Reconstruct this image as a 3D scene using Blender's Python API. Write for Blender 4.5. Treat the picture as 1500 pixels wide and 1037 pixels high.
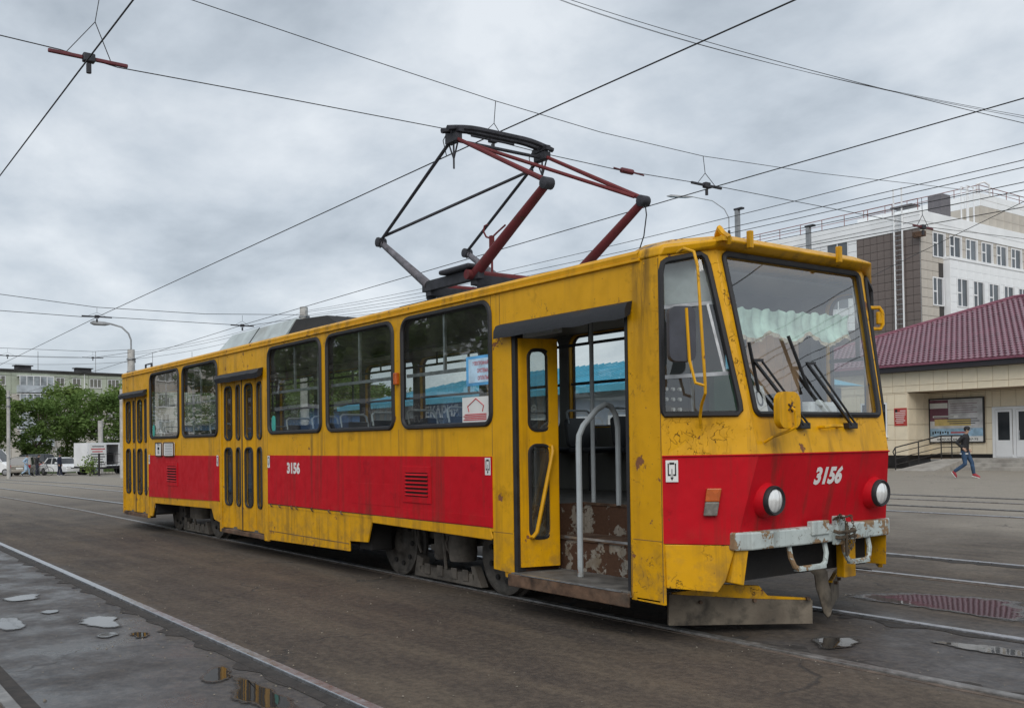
import bpy, bmesh, math, random
from mathutils import Vector, Matrix, geometry
R = math.radians
rnd = random.Random(11)
for _o in list(bpy.data.objects):
    bpy.data.objects.remove(_o)
scene = bpy.context.scene
col = scene.collection

# ------------------------------------------------------------------ camera
CAM = (12.025, -6.0892, 1.423)
YAW, PITCH, ROLL = -0.9359, 0.0176, -0.0142
FPX, PCY, PW = 1429.8, 622.85, 1500.0


def _basis():
    d = Vector((math.sin(YAW) * math.cos(PITCH), math.cos(YAW) * math.cos(PITCH), math.sin(PITCH)))
    r = Vector((math.cos(YAW), -math.sin(YAW), 0))
    u = r.cross(d)
    return (r * math.cos(ROLL) + u * math.sin(ROLL), u * math.cos(ROLL) - r * math.sin(ROLL), d)


cr, cu, cd = _basis()
cam_data = bpy.data.cameras.new('camera')
cam = bpy.data.objects.new('camera', cam_data)
col.objects.link(cam)
cam.matrix_world = Matrix(((cr.x, cu.x, -cd.x, CAM[0]), (cr.y, cu.y, -cd.y, CAM[1]), (cr.z, cu.z, -cd.z, CAM[2]), (0, 0, 0, 1)))
cam_data.sensor_width = 36
cam_data.lens = 36 * FPX / PW
cam_data.shift_y = (PCY - 518.5) / PW
cam_data.clip_start = 0.05
cam_data.clip_end = 3000
scene.camera = cam

# ------------------------------------------------------------------ sky
SUN_EL, SUN_AZ = R(42), R(320)      # azimuth: direction the light comes from, measured from +X
world = bpy.data.worlds.new('World')
scene.world = world
world.use_nodes = True
wt = world.node_tree
wt.nodes.clear()


def wn(t, **k):
    n = wt.nodes.new(t)
    for a, b in k.items():
        setattr(n, a, b)
    return n


def build_world():
    L = wt.links.new
    out = wn('ShaderNodeOutputWorld')
    bg = wn('ShaderNodeBackground')
    bg.inputs[1].default_value = 0.079
    sky = wn('ShaderNodeTexSky')
    sky.sky_type = 'NISHITA'
    sky.sun_disc = False
    sky.sun_elevation = SUN_EL
    sky.sun_rotation = R(90) - SUN_AZ
    tc = wn('ShaderNodeTexCoord')
    sep = wn('ShaderNodeSeparateXYZ')
    L(tc.outputs['Generated'], sep.inputs[0])
    zz = wn('ShaderNodeMath', operation='MAXIMUM')
    L(sep.outputs[2], zz.inputs[0]); zz.inputs[1].default_value = 0.0
    za = wn('ShaderNodeMath', operation='ADD')
    L(zz.outputs[0], za.inputs[0]); za.inputs[1].default_value = 0.34
    dx = wn('ShaderNodeMath', operation='DIVIDE'); dy = wn('ShaderNodeMath', operation='DIVIDE')
    L(sep.outputs[0], dx.inputs[0]); L(za.outputs[0], dx.inputs[1])
    L(sep.outputs[1], dy.inputs[0]); L(za.outputs[0], dy.inputs[1])
    cmb = wn('ShaderNodeCombineXYZ')
    L(dx.outputs[0], cmb.inputs[0]); L(dy.outputs[0], cmb.inputs[1])
    n1 = wn('ShaderNodeTexNoise'); n1.inputs['Scale'].default_value = 2.3
    n1.inputs['Detail'].default_value = 7; n1.inputs['Roughness'].default_value = 0.56
    n1.inputs['Distortion'].default_value = 0.15
    L(cmb.outputs[0], n1.inputs['Vector'])
    rp = wn('ShaderNodeValToRGB')
    e = rp.color_ramp.elements
    e[0].position = 0.33; e[0].color = (4.5, 5.1, 5.75, 1)
    e[1].position = 0.66; e[1].color = (8.7, 9.2, 9.7, 1)
    m = rp.color_ramp.elements.new(0.47); m.color = (6.2, 6.85, 7.55, 1)
    L(n1.outputs['Fac'], rp.inputs[0])
    mx = wn('ShaderNodeMix'); mx.data_type = 'RGBA'
    mx.inputs[0].default_value = 0.9
    L(sky.outputs[0], mx.inputs[6]); L(rp.outputs[0], mx.inputs[7])
    L(mx.outputs[2], bg.inputs[0])
    L(bg.outputs[0], out.inputs[0])


build_world()
sun_data = bpy.data.lights.new('sun', 'SUN')
sun_data.energy = 1.5
sun_data.angle = R(50)
sun_data.color = (1.0, 0.96, 0.9)
sun = bpy.data.objects.new('sun', sun_data)
col.objects.link(sun)
_sd = Vector((math.cos(SUN_EL) * math.cos(SUN_AZ), math.cos(SUN_EL) * math.sin(SUN_AZ), math.sin(SUN_EL)))
sun.rotation_euler = (-_sd).to_track_quat('-Z', 'Y').to_euler()
scene.view_settings.view_transform = 'Standard'
scene.view_settings.look = 'None'
scene.view_settings.exposure = 0.3
scene.view_settings.gamma = 1.0
scene.view_settings.use_curve_mapping = False

# ------------------------------------------------------------------ pixel -> place (needs a surface it touches)
def pray(x, y):
    return cd + cr * ((x - 750) / FPX) - cu * ((y - PCY) / FPX)


def gz(x):
    if x > -12: return 0.0
    if x > -35: return 0.008 * (x + 12)
    if x > -92: return -0.184 + 0.0135 * (x + 35)
    return -0.9535


def G(x, y, up=0.0):
    v = pray(x, y); z = 0.0
    for _ in range(8):
        t = (z + up - CAM[2]) / v.z
        z = gz(CAM[0] + t * v.x)
    return Vector((CAM[0] + t * v.x, CAM[1] + t * v.y, z + up))


def SY(x, y, pl):
    v = pray(x, y); t = (pl - CAM[1]) / v.y
    return Vector(CAM) + v * t


def SX(x, y, pl):
    v = pray(x, y); t = (pl - CAM[0]) / v.x
    return Vector(CAM) + v * t


# ------------------------------------------------------------------ mesh helpers
def _inside(p, lp):
    c = False; j = len(lp) - 1
    for i in range(len(lp)):
        a, b = lp[i], lp[j]
        if (a[1] > p[1]) != (b[1] > p[1]) and p[0] < (b[0] - a[0]) * (p[1] - a[1]) / (b[1] - a[1]) + a[0]: c = not c
        j = i
    return c


def fill(loops):
    flat = [Vector((p[0], p[1])) for lp in loops for p in lp]
    ed = []; b = 0
    for lp in loops:
        m = len(lp); ed += [(b + i, b + (i + 1) % m) for i in range(m)]; b += m
    vo, _, fo, ov, _, _ = geometry.delaunay_2d_cdt(flat, ed, [], 1, 1e-7)
    out = []
    for f in fo:
        c = (vo[f[0]] + vo[f[1]] + vo[f[2]]) / 3
        if not _inside(c, loops[0]): continue
        if any(_inside(c, h) for h in loops[1:]): continue
        out.append(tuple(ov[i][0] if ov[i] else min(range(len(flat)), key=lambda k: (flat[k] - vo[i]).length_squared) for i in f))
    out = [f for f in out if len(set(f)) == 3]
    return out


class MB:
    def __init__(s):
        s.v = []; s.f = []

    def add(s, vs, fs):
        o = len(s.v)
        s.v += [tuple(q) for q in vs]
        s.f += [tuple(o + i for i in q) for q in fs]
        return s

    def box(s, x0, x1, y0, y1, z0, z1):
        vs = [(x, y, z) for x in (x0, x1) for y in (y0, y1) for z in (z0, z1)]
        return s.add(vs, [(0, 1, 3, 2), (4, 6, 7, 5), (0, 4, 5, 1), (2, 3, 7, 6), (0, 2, 6, 4), (1, 5, 7, 3)])

    def obox(s, c, sz, rot=None):
        h = Vector(sz) / 2
        rot = rot or Matrix.Identity(3)
        vs = [Vector(c) + rot @ Vector((x * h.x, y * h.y, z * h.z)) for x in (-1, 1) for y in (-1, 1) for z in (-1, 1)]
        return s.add(vs, [(0, 1, 3, 2), (4, 6, 7, 5), (0, 4, 5, 1), (2, 3, 7, 6), (0, 2, 6, 4), (1, 5, 7, 3)])

    def hexa(s, b, t):
        # bottom quad b, top quad t
        return s.add(list(b) + list(t), [(3, 2, 1, 0), (4, 5, 6, 7), (0, 1, 5, 4), (1, 2, 6, 5), (2, 3, 7, 6), (3, 0, 4, 7)])

    def bar(s, p0, p1, w, h, up=(0, 0, 1)):
        p0 = Vector(p0); p1 = Vector(p1)
        d = (p1 - p0)
        L = d.length
        if L < 1e-6: return s
        d.normalize()
        up = Vector(up)
        sd = d.cross(up)
        if sd.length < 1e-3: sd = d.cross(Vector((1, 0, 0)))
        sd.normalize(); up = sd.cross(d)
        rot = Matrix((d, sd, up)).transposed()
        return s.obox((p0 + p1) / 2, (L, w, h), rot)

    def tube(s, pts, r, n=6, closed=False, cap=True):
        P = [Vector(p) for p in pts]
        m = len(P)
        rs = r if isinstance(r, (list, tuple)) else [r] * m
        tan = []
        for i in range(m):
            if closed: t = P[(i + 1) % m] - P[i - 1]
            elif i == 0: t = P[1] - P[0]
            elif i == m - 1: t = P[-1] - P[-2]
            else: t = (P[i + 1] - P[i]).normalized() + (P[i] - P[i - 1]).normalized()
            tan.append(t.normalized() if t.length > 1e-9 else Vector((0, 0, 1)))
        a = Vector((0, 0, 1)) if abs(tan[0].z) < .9 else Vector((1, 0, 0))
        u = tan[0].cross(a).normalized()
        vs = []
        for i in range(m):
            u = (u - tan[i] * u.dot(tan[i]))
            u = u.normalized() if u.length > 1e-6 else tan[i].orthogonal().normalized()
            w = tan[i].cross(u)
            for k in range(n):
                a = 2 * math.pi * (k + .5) / n
                vs.append(P[i] + (u * math.cos(a) + w * math.sin(a)) * rs[i])
        fs = []
        rng = m if closed else m - 1
        for i in range(rng):
            j = (i + 1) % m
            for k in range(n):
                l = (k + 1) % n
                fs.append((i * n + k, i * n + l, j * n + l, j * n + k))
        if cap and not closed:
            fs.append(tuple(range(n - 1, -1, -1)))
            fs.append(tuple((m - 1) * n + k for k in range(n)))
        return s.add(vs, fs)

    def cyl(s, p0, p1, r0, r1=None, n=12):
        return s.tube([p0, p1], [r0, r0 if r1 is None else r1], n)

    def lathe(s, prof, o, ax, n=20, cap=True):
        ax = Vector(ax).normalized(); o = Vector(o)
        u = ax.orthogonal().normalized(); w = ax.cross(u)
        vs = []; fs = []
        for (r, h) in prof:
            for k in range(n):
                a = 2 * math.pi * k / n
                vs.append(o + ax * h + (u * math.cos(a) + w * math.sin(a)) * r)
        for i in range(len(prof) - 1):
            for k in range(n):
                l = (k + 1) % n
                fs.append((i * n + k, i * n + l, (i + 1) * n + l, (i + 1) * n + k))
        if cap:
            fs.append(tuple(range(n - 1, -1, -1)))
            fs.append(tuple((len(prof) - 1) * n + k for k in range(n)))
        return s.add(vs, fs)

    def panel(s, outer, holes, fn, off=None):
        """flat shape with holes: 2-D loops mapped by fn, thickened by the vector off"""
        loops = [list(outer)] + [list(h) for h in holes]
        tri = fill(loops)
        flat = [p for lp in loops for p in lp]
        P = [Vector(fn(*p)) for p in flat]
        n = len(P)
        if off is None:
            return s.add(P, [tuple(t) for t in tri])
        off = Vector(off)
        vs = P + [p + off for p in P]
        fs = [tuple(t) for t in tri] + [tuple(n + i for i in reversed(t)) for t in tri]
        b = 0
        for lp in loops:
            m = len(lp)
            for i in range(m):
                j = (i + 1) % m
                fs.append((b + i, b + j, n + b + j, n + b + i))
            b += m
        return s.add(vs, fs)

    def build(s, name, mat, parent=None, smooth=False, bevel=0, seg=2, fix=False):
        me = bpy.data.meshes.new(name)
        me.from_pydata(s.v, [], s.f)
        bm = bmesh.new(); bm.from_mesh(me)
        bmesh.ops.recalc_face_normals(bm, faces=bm.faces)
        bm.to_mesh(me); bm.free()
        if mat: me.materials.append(M[mat] if isinstance(mat, str) else mat)
        if smooth:
            for p in me.polygons: p.use_smooth = True
            me.set_sharp_from_angle(angle=R(38))
        o = bpy.data.objects.new(name, me)
        col.objects.link(o)
        if parent: o.parent = parent
        if bevel:
            md = o.modifiers.new('bevel', 'BEVEL'); md.width = bevel; md.segments = seg
            md.limit_method = 'ANGLE'; md.angle_limit = R(35)
        return o


def rrect(x0, x1, y0, y1, r, n=5, rs=None):
    """rounded rectangle loop; rs = radii for corners (bl, br, tr, tl)"""
    rs = rs or (r, r, r, r)
    out = []
    for (cx, cy, a0, q) in ((x0, y0, 180, rs[0]), (x1, y0, 270, rs[1]), (x1, y1, 0, rs[2]), (x0, y1, 90, rs[3])):
        ox = cx + q if cx == x0 else cx - q
        oy = cy + q if cy == y0 else cy - q
        for i in range(n + 1):
            a = R(a0 + 90 * i / n)
            out.append((ox + q * math.cos(a), oy + q * math.sin(a)))
    return out


def rect(x0, x1, y0, y1):
    return [(x0, y0), (x1, y0), (x1, y1), (x0, y1)]


def empty(name, loc=(0, 0, 0), rz=0.0):
    o = bpy.data.objects.new(name, None)
    o.empty_display_size = .2
    o.location = loc; o.rotation_euler = (0, 0, rz)
    col.objects.link(o)
    return o


def tag(o, label, cat, group=None):
    o['label'] = label; o['category'] = cat
    if group: o['group'] = group
    return o


def struct(o):
    o['kind'] = 'structure'; return o


def stuff(o):
    o['kind'] = 'stuff'; return o


def dup(o, parent=None):
    c = o.copy(); col.objects.link(c); c.parent = parent
    for ch in o.children: dup(ch, c)
    return c


_tcache = {}


def text(name, body, mat, parent, o, ux, uy, h, width=None, depth=0.002, bold=0.0, shear=0.0, align='LEFT'):
    """flat lettering as a mesh: origin o, x axis ux, y axis uy, cap height h, stretched to width"""
    cu_ = bpy.data.curves.new('t', 'FONT'); cu_.body = body; cu_.size = 1.0
    cu_.offset = bold; cu_.shear = shear; cu_.extrude = 0.0; cu_.resolution_u = 3
    to = bpy.data.objects.new('t', cu_); col.objects.link(to)
    dg = bpy.context.evaluated_depsgraph_get()
    me = bpy.data.meshes.new_from_object(to.evaluated_get(dg))
    bpy.data.objects.remove(to); bpy.data.curves.remove(cu_)
    xs = [v.co.x for v in me.vertices] or [0, 1]; ys = [v.co.y for v in me.vertices] or [0, 1]
    w0 = max(xs) - min(xs) or 1; h0 = max(ys) - min(ys) or 1
    if '\n' in body: sc = h / h0
    else: sc = h / h0
    sx = (width / w0) if width else sc
    ux = Vector(ux).normalized(); uy = Vector(uy).normalized(); o = Vector(o)
    mx, my = min(xs), min(ys)
    for v in me.vertices:
        x = (v.co.x - mx) * sx; y = (v.co.y - my) * sc
        v.co = o + ux * x + uy * y
    me.materials.append(M[mat])
    me.name = name
    ob = bpy.data.objects.new(name, me); col.objects.link(ob)
    if parent: ob.parent = parent
    return ob


# ------------------------------------------------------------------ materials
M = {}


class NT:
    def __init__(s, name):
        s.m = bpy.data.materials.new(name); s.m.use_nodes = True
        s.t = s.m.node_tree; s.t.nodes.clear()
        s.out = s.t.nodes.new('ShaderNodeOutputMaterial')
        M[name] = s.m

    def n(s, ty, ins=None, **k):
        nd = s.t.nodes.new(ty)
        for a, b in k.items(): setattr(nd, a, b)
        for a, b in (ins or {}).items(): s.set(nd, a, b)
        return nd

    def set(s, nd, a, b):
        i = nd.inputs[a]
        if isinstance(b, bpy.types.NodeSocket): s.t.links.new(b, i)
        elif isinstance(b, bpy.types.Node): s.t.links.new(b.outputs[0], i)
        else:
            if isinstance(b, tuple) and len(b) == 3 and i.type == 'RGBA': b = b + (1,)
            i.default_value = b

    def coord(s, scale=(1, 1, 1), kind='Object'):
        tc = s.n('ShaderNodeTexCoord')
        if scale == (1, 1, 1): return tc.outputs[kind]
        mp = s.n('ShaderNodeMapping', {'Vector': tc.outputs[kind], 'Scale': scale})
        return mp.outputs[0]

    def pos(s, scale=(1, 1, 1)):
        g = s.n('ShaderNodeNewGeometry')
        mp = s.n('ShaderNodeMapping', {'Vector': g.outputs['Position'], 'Scale': scale})
        return mp.outputs[0]

    def noise(s, vec, scale, detail=5, rough=.55, dist=0.0):
        return s.n('ShaderNodeTexNoise', {'Vector': vec, 'Scale': scale, 'Detail': float(detail), 'Roughness': rough, 'Distortion': dist}).outputs['Fac']

    def ramp(s, fac, lo, hi, a=0.0, b=1.0):
        return s.n('ShaderNodeMapRange', {'Value': fac, 'From Min': lo, 'From Max': hi, 'To Min': a, 'To Max': b}).outputs[0]

    def mix(s, fac, a, b):
        nd = s.n('ShaderNodeMix', data_type='RGBA')
        s.set(nd, 0, fac)
        for i, c in ((6, a), (7, b)):
            s.set(nd, i, c)
        return nd.outputs[2]

    def math(s, op, a, b=0.0, clamp=False):
        nd = s.n('ShaderNodeMath', operation=op); nd.use_clamp = clamp
        s.set(nd, 0, a); s.set(nd, 1, b)
        return nd.outputs[0]

    def bump(s, h, strength=.3, dist=.01):
        return s.n('ShaderNodeBump', {'Height': h, 'Strength': strength, 'Distance': dist}).outputs[0]

    def bsdf(s, **k):
        names = {'color': 'Base Color', 'rough': 'Roughness', 'metal': 'Metallic', 'normal': 'Normal', 'ior': 'IOR', 'spec': 'Specular IOR Level',
                 'coat': 'Coat Weight', 'trans': 'Transmission Weight', 'alpha': 'Alpha', 'emit': 'Emission Color', 'es': 'Emission Strength', 'sheen': 'Sheen Weight', 'sss': 'Subsurface Weight'}
        return s.n('ShaderNodeBsdfPrincipled', {names[a]: b for a, b in k.items()})

    def done(s, sh):
        s.t.links.new(sh.outputs[0], s.out.inputs[0]); return s.m


def simple(name, c, rough=.6, metal=0.0, var=.12, scale=4.0, bump=0.0, bscale=30.0, spec=.5, dirt=None, dscale=1.2):
    t = NT(name)
    co = t.coord()
    n = t.noise(co, scale, 6)
    lo = tuple(max(0, x * (1 - var * 1.6)) for x in c); hi = tuple(min(1, x * (1 + var * 1.6)) for x in c)
    cl = t.mix(t.ramp(n, .3, .7), lo, hi)
    if dirt:
        cl = t.mix(t.ramp(t.noise(co, dscale, 8, .62), .5, .72, 0, .8), cl, dirt)
    kw = dict(color=cl, rough=t.ramp(n, .3, .7, max(.02, rough - .08), min(1, rough + .08)), metal=metal, spec=spec)
    if bump: kw['normal'] = t.bump(t.noise(co, bscale, 6), bump, .01)
    return t.done(t.bsdf(**kw))


def paint(name, c1, c2, crack=.5, spec=.28, chip=.648, grime=.62, rust=(.13, .055, .028), bead=0.0, crack_bias=True, rough=.38):
    """old brushed-on tram paint: fading, run-off streaks, a net of cracks and rust chips"""
    t = NT(name)
    co = t.coord()
    big = t.noise(co, .8, 5); dent = t.noise(co, 2.3, 3, .5)
    mid = t.noise(co, 7.0, 6)
    base = t.mix(t.ramp(big, .3, .7), c1, c2)
    base = t.mix(t.ramp(mid, .42, .72, 0, .35), base, tuple(x * .72 for x in c1))
    st = t.noise(t.coord((9, 9, .45)), 1.0, 5, .6)
    gm = t.math('MULTIPLY', t.ramp(st, .50, .70, 0, grime), t.ramp(t.noise(co, 1.1, 4), .36, .60))
    base = t.mix(gm, base, (.045, .034, .022))
    sp = t.noise(co, 34.0, 3, .6)
    base = t.mix(t.ramp(sp, .69, .74, 0, .55), base, (.05, .035, .02))
    wob = t.n('ShaderNodeTexNoise', {'Vector': co, 'Scale': 5.0, 'Detail': 6.0})
    wv = t.n('ShaderNodeVectorMath', {0: wob.outputs['Color'], 1: (.34, .34, .34)}, operation='MULTIPLY')
    wv = t.n('ShaderNodeVectorMath', {0: wv.outputs[0], 1: co}, operation='ADD')
    wm = t.n('ShaderNodeMapping', {'Vector': wv.outputs[0], 'Scale': (1.5, 1.5, .75)})
    vo = t.n('ShaderNodeTexVoronoi', {'Vector': wm.outputs[0], 'Scale': 8.5}, feature='DISTANCE_TO_EDGE')
    ln = t.math('MULTIPLY', t.ramp(vo.outputs[0], .006, .022, 1, 0), t.ramp(t.noise(co, 13.0, 4, .6), .44, .56))
    mask = t.noise(co, 1.5, 5, .6)
    if crack_bias:
        sx = t.n('ShaderNodeSeparateXYZ', {0: co})
        mask = t.math('ADD', mask, t.ramp(sx.outputs[0], 6.62, 6.95, 0, .085))
        near = t.math('MULTIPLY', t.ramp(sx.outputs[0], 5.2, 5.7), t.ramp(t.math('ABSOLUTE', t.math('SUBTRACT', sx.outputs[2], 2.42)), 0.02, .14, .10, 0))
        mask = t.math('ADD', mask, near)
    ck = t.math('MULTIPLY', ln, t.ramp(mask, crack + .07, crack + .13))
    base = t.mix(t.math('MULTIPLY', ck, .9), base, (.035, .022, .012))
    if crack_bias:
        stn = t.math('MULTIPLY', t.ramp(t.math('ABSOLUTE', t.math('SUBTRACT', sx.outputs[0], 7.03)), .02, .16, 1, 0), t.ramp(sx.outputs[2], 1.7, 2.72, 0, 1))
        stn = t.math('MULTIPLY', stn, t.ramp(t.noise(t.coord((14, 14, 2)), 1.0, 6, .65), .38, .58))
        base = t.mix(t.math('MULTIPLY', stn, .85), base, (.03, .022, .014))
    szz = t.n('ShaderNodeSeparateXYZ', {0: co})
    spl = t.math('MULTIPLY', t.ramp(t.noise(co, 6.5, 8, .7), .46, .64), t.ramp(szz.outputs[2], .85, .28, 0, grime))
    base = t.mix(spl, base, (.15, .10, .05))          # dried road splash
    blot = t.ramp(t.noise(co, 2.6, 8, .7), .60, .72, 0, grime)
    base = t.mix(blot, base, tuple(x * .38 for x in c1))
    chn = t.noise(co, 4.5, 9, .66)
    chm = t.ramp(chn, chip, chip + .012)
    base = t.mix(chm, base, t.mix(t.noise(co, 40, 4), rust, tuple(x * 2.2 for x in rust)))
    h = t.math('SUBTRACT', t.math('ADD', t.math('ADD', t.math('MULTIPLY', big, .9), t.math('MULTIPLY', dent, .7)), t.math('MULTIPLY', mid, .14)), t.math('ADD', t.math('MULTIPLY', ck, .35), t.math('MULTIPLY', chm, .25)))
    nb = t.bump(h, .6, .026)
    rg = t.math('ADD', t.ramp(mid, .3, .7, rough - .06, rough + .12), t.math('MULTIPLY', chm, .3))
    return t.done(t.bsdf(color=base, rough=rg, normal=nb, spec=spec))


def glass(name, tint=(.82, .86, .86), dirt=.05, extra=0.0, rough=.015):
    t = NT(name)
    tr = t.n('ShaderNodeBsdfTransparent', {'Color': tint})
    gl = t.n('ShaderNodeBsdfGlossy', {'Color': (1, 1, 1), 'Roughness': rough, 'Normal': t.bump(t.noise(t.coord(), 1.6, 2), .06, .02)})
    ge = t.n('ShaderNodeNewGeometry')
    c = t.math('ABSOLUTE', t.n('ShaderNodeVectorMath', {0: ge.outputs['Normal'], 1: ge.outputs['Incoming']}, operation='DOT_PRODUCT').outputs['Value'])
    f1 = t.math('ADD', t.math('MULTIPLY', t.math('POWER', t.math('SUBTRACT', 1.0, c), 5.0), .95), .045)
    f2 = t.math('ADD', t.math('DIVIDE', t.math('MULTIPLY', f1, 2.0), t.math('ADD', f1, 1.0)), extra, True)
    mx = t.n('ShaderNodeMixShader', {0: f2, 1: tr.outputs[0], 2: gl.outputs[0]})
    df = t.n('ShaderNodeBsdfDiffuse', {'Color': (.35, .34, .32)})
    dm = t.math('MULTIPLY', t.ramp(t.noise(t.coord(), 2.3, 7, .65), .35, .75), dirt)
    m2 = t.n('ShaderNodeMixShader', {0: dm, 1: mx.outputs[0], 2: df.outputs[0]})
    return t.done(m2)


def build_materials():
    paint('yellow_paint', (.63, .315, .002), (.73, .372, .004))
    paint('yellow_plain', (.62, .305, .002), (.71, .362, .004), crack=.56, chip=.655, grime=.6, crack_bias=False)
    paint('red_paint', (.47, .006, .014), (.55, .009, .018), crack=.62, chip=.735, grime=.55, crack_bias=False, rough=.42, spec=.12)
    paint('bumper_paint', (.44, .50, .49), (.52, .57, .55), crack=.42, chip=.515, grime=.6, rust=(.16, .105, .06), crack_bias=False, rough=.55)
    paint('step_paint', (.34, .32, .28), (.16, .12, .09), crack=.45, chip=.455, grime=.9, rust=(.05, .026, .016), crack_bias=False, rough=.7)
    paint('grey_tube', (.36, .40, .42), (.43, .47, .49), crack=.6, chip=.66, grime=.5, crack_bias=False, rough=.5)
    paint('panto_red', (.115, .018, .021), (.16, .028, .03), crack=.6, chip=.64, grime=.6, rust=(.06, .03, .02), crack_bias=False, rough=.6)
    simple('panto_dark', (.035, .035, .042), .6, .2, .3, 12, .2)
    simple('panto_grey', (.12, .115, .13), .65, .1, .3, 12, .2, dirt=(.06, .04, .035))
    simple('rubber', (.016, .016, .018), .62, 0, .25, 8, .15, 40)
    simple('canvas', (.012, .013, .016), .6, 0, .3, 5, .4, 14, dirt=(.028, .028, .032))
    simple('dark_frame', (.03, .032, .034), .45, .2)
    simple('alu', (.38, .39, .40), .4, .8, .2, 10)
    simple('steel_rail', (.46, .47, .49), .33, .9, .12, 18, .1, 60)
    simple('rail_dull', (.26, .25, .24), .5, .7, .25, 14, .2, 60, dirt=(.12, .10, .085), dscale=3)
    simple('rail_side', (.13, .10, .08), .8, .2, .3, 9, .4)
    simple('groove_dirt', (.035, .03, .027), .85, 0, .35, 9, .5, 30)
    simple('under_dark', (.014, .013, .0125), .85, 0, .4, 6, .3, dirt=(.026, .022, .018))
    simple('wheel_iron', (.075, .068, .06), .7, .3, .35, 10, .3, dirt=(.12, .10, .08))
    simple('bogie_iron', (.10, .088, .075), .85, .1, .35, 8, .4, dirt=(.19, .165, .135))
    simple('rust_iron', (.10, .058, .036), .85, .1, .45, 9, .5, dirt=(.16, .13, .10))
    simple('roof_grey', (.30, .31, .30), .7, 0, .2, 3, .1, dirt=(.14, .13, .11))
    simple('roofbox_pale', (.44, .49, .49), .5, .1, .15, 3, dirt=(.25, .25, .23))
    simple('board_grey', (.15, .125, .095), .85, 0, .4, 9, .5, 40, dirt=(.045, .034, .026), dscale=4.5)
    simple('interior_panel', (.36, .36, .34), .6, 0, .12, 2)
    simple('interior_dark', (.034, .040, .046), .6, 0, .2, 2)
    simple('interior_mid', (.13, .13, .12), .6, 0, .15, 2)
    simple('interior_ceiling', (.17, .175, .17), .6, 0, .15, 2)
    simple('floor_rubber', (.10, .095, .088), .75, 0, .3, 6, .2)
    simple('seat_vinyl', (.020, .022, .028), .45, 0, .2, 4)
    simple('black_plastic', (.014, .014, .016), .42, 0, .2, 6)
    simple('mirror_case', (.045, .048, .062), .5, 0, .2, 6)
    simple('white_paper', (.70, .70, .68), .8, 0, .05, 3)
    simple('white_paint', (.76, .76, .75), .5, 0, .06, 2)
    simple('letter_white', (.72, .70, .68), .5, 0, .08, 3)
    simple('letter_black', (.012, .012, .013), .6)
    simple('letter_red', (.5, .03, .04), .6)
    simple('poster_blue', (.10, .36, .66), .5, 0, .2, 5)
    simple('poster_sky', (.45, .62, .76), .5, 0, .2, 7)
    simple('sticker_teal', (.06, .38, .32), .5)
    simple('orange_lens', (.42, .09, .015), .25, 0, .2, 12)
    simple('smoke_lens', (.16, .15, .13), .25, 0, .3, 18)
    simple('curtain_tan', (.72, .46, .27), .9, 0, .25, 3)
    simple('valance_green', (.46, .62, .54), .75, 0, .3, 5, .2)
    simple('fringe', (.46, .40, .30), .9, 0, .3, 30)
    simple('dash_white', (.68, .70, .71), .5, 0, .1, 3)
    simple('dark_green', (.02, .09, .045), .7)
    simple('cable', (.012, .011, .012), .6)
    simple('insulator_red', (.12, .022, .027), .5, 0, .2, 10)
    simple('concrete_pole', (.44, .43, .41), .85, 0, .16, 3, .2, 30, dirt=(.25, .24, .22))
    simple('zinc_pole', (.30, .31, .32), .55, .5, .15, 3)
    simple('chain', (.11, .085, .06), .6, .6, .3, 12)
    glass('tram_glass', (.82, .86, .85), .11, .03)
    glass('windscreen_glass', (.92, .95, .94), .03, .13)
    # headlight lens: ribbed clear glass over a bright bowl
    t = NT('lamp_glass')
    nb = t.bump(t.math('SINE', t.n('ShaderNodeSeparateXYZ', {0: t.coord((160, 160, 160))}).outputs[1]), .35, .004)
    t.done(t.bsdf(color=(.88, .88, .86), rough=.22, metal=.35, normal=nb, coat=1.0))
    # pale grey mirror of water
    t = NT('puddle_water')
    at_ = t.n('ShaderNodeAttribute', attribute_name='fade')
    k = t.math('ADD', at_.outputs['Fac'], t.math('MULTIPLY', t.math('SUBTRACT', t.noise(t.pos(), 9, 6, .65), .5), 1.1))
    wet = t.bsdf(color=(.040, .036, .033), rough=t.ramp(k, .40, .62, .38, .02), ior=1.33, spec=.75, normal=t.bump(t.noise(t.pos(), 5, 3), .03, .01))
    tr = t.n('ShaderNodeBsdfTransparent')
    t.done(t.n('ShaderNodeMixShader', {0: t.ramp(k, .12, .42), 1: tr.outputs[0], 2: wet.outputs[0]}))


build_materials()

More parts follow.
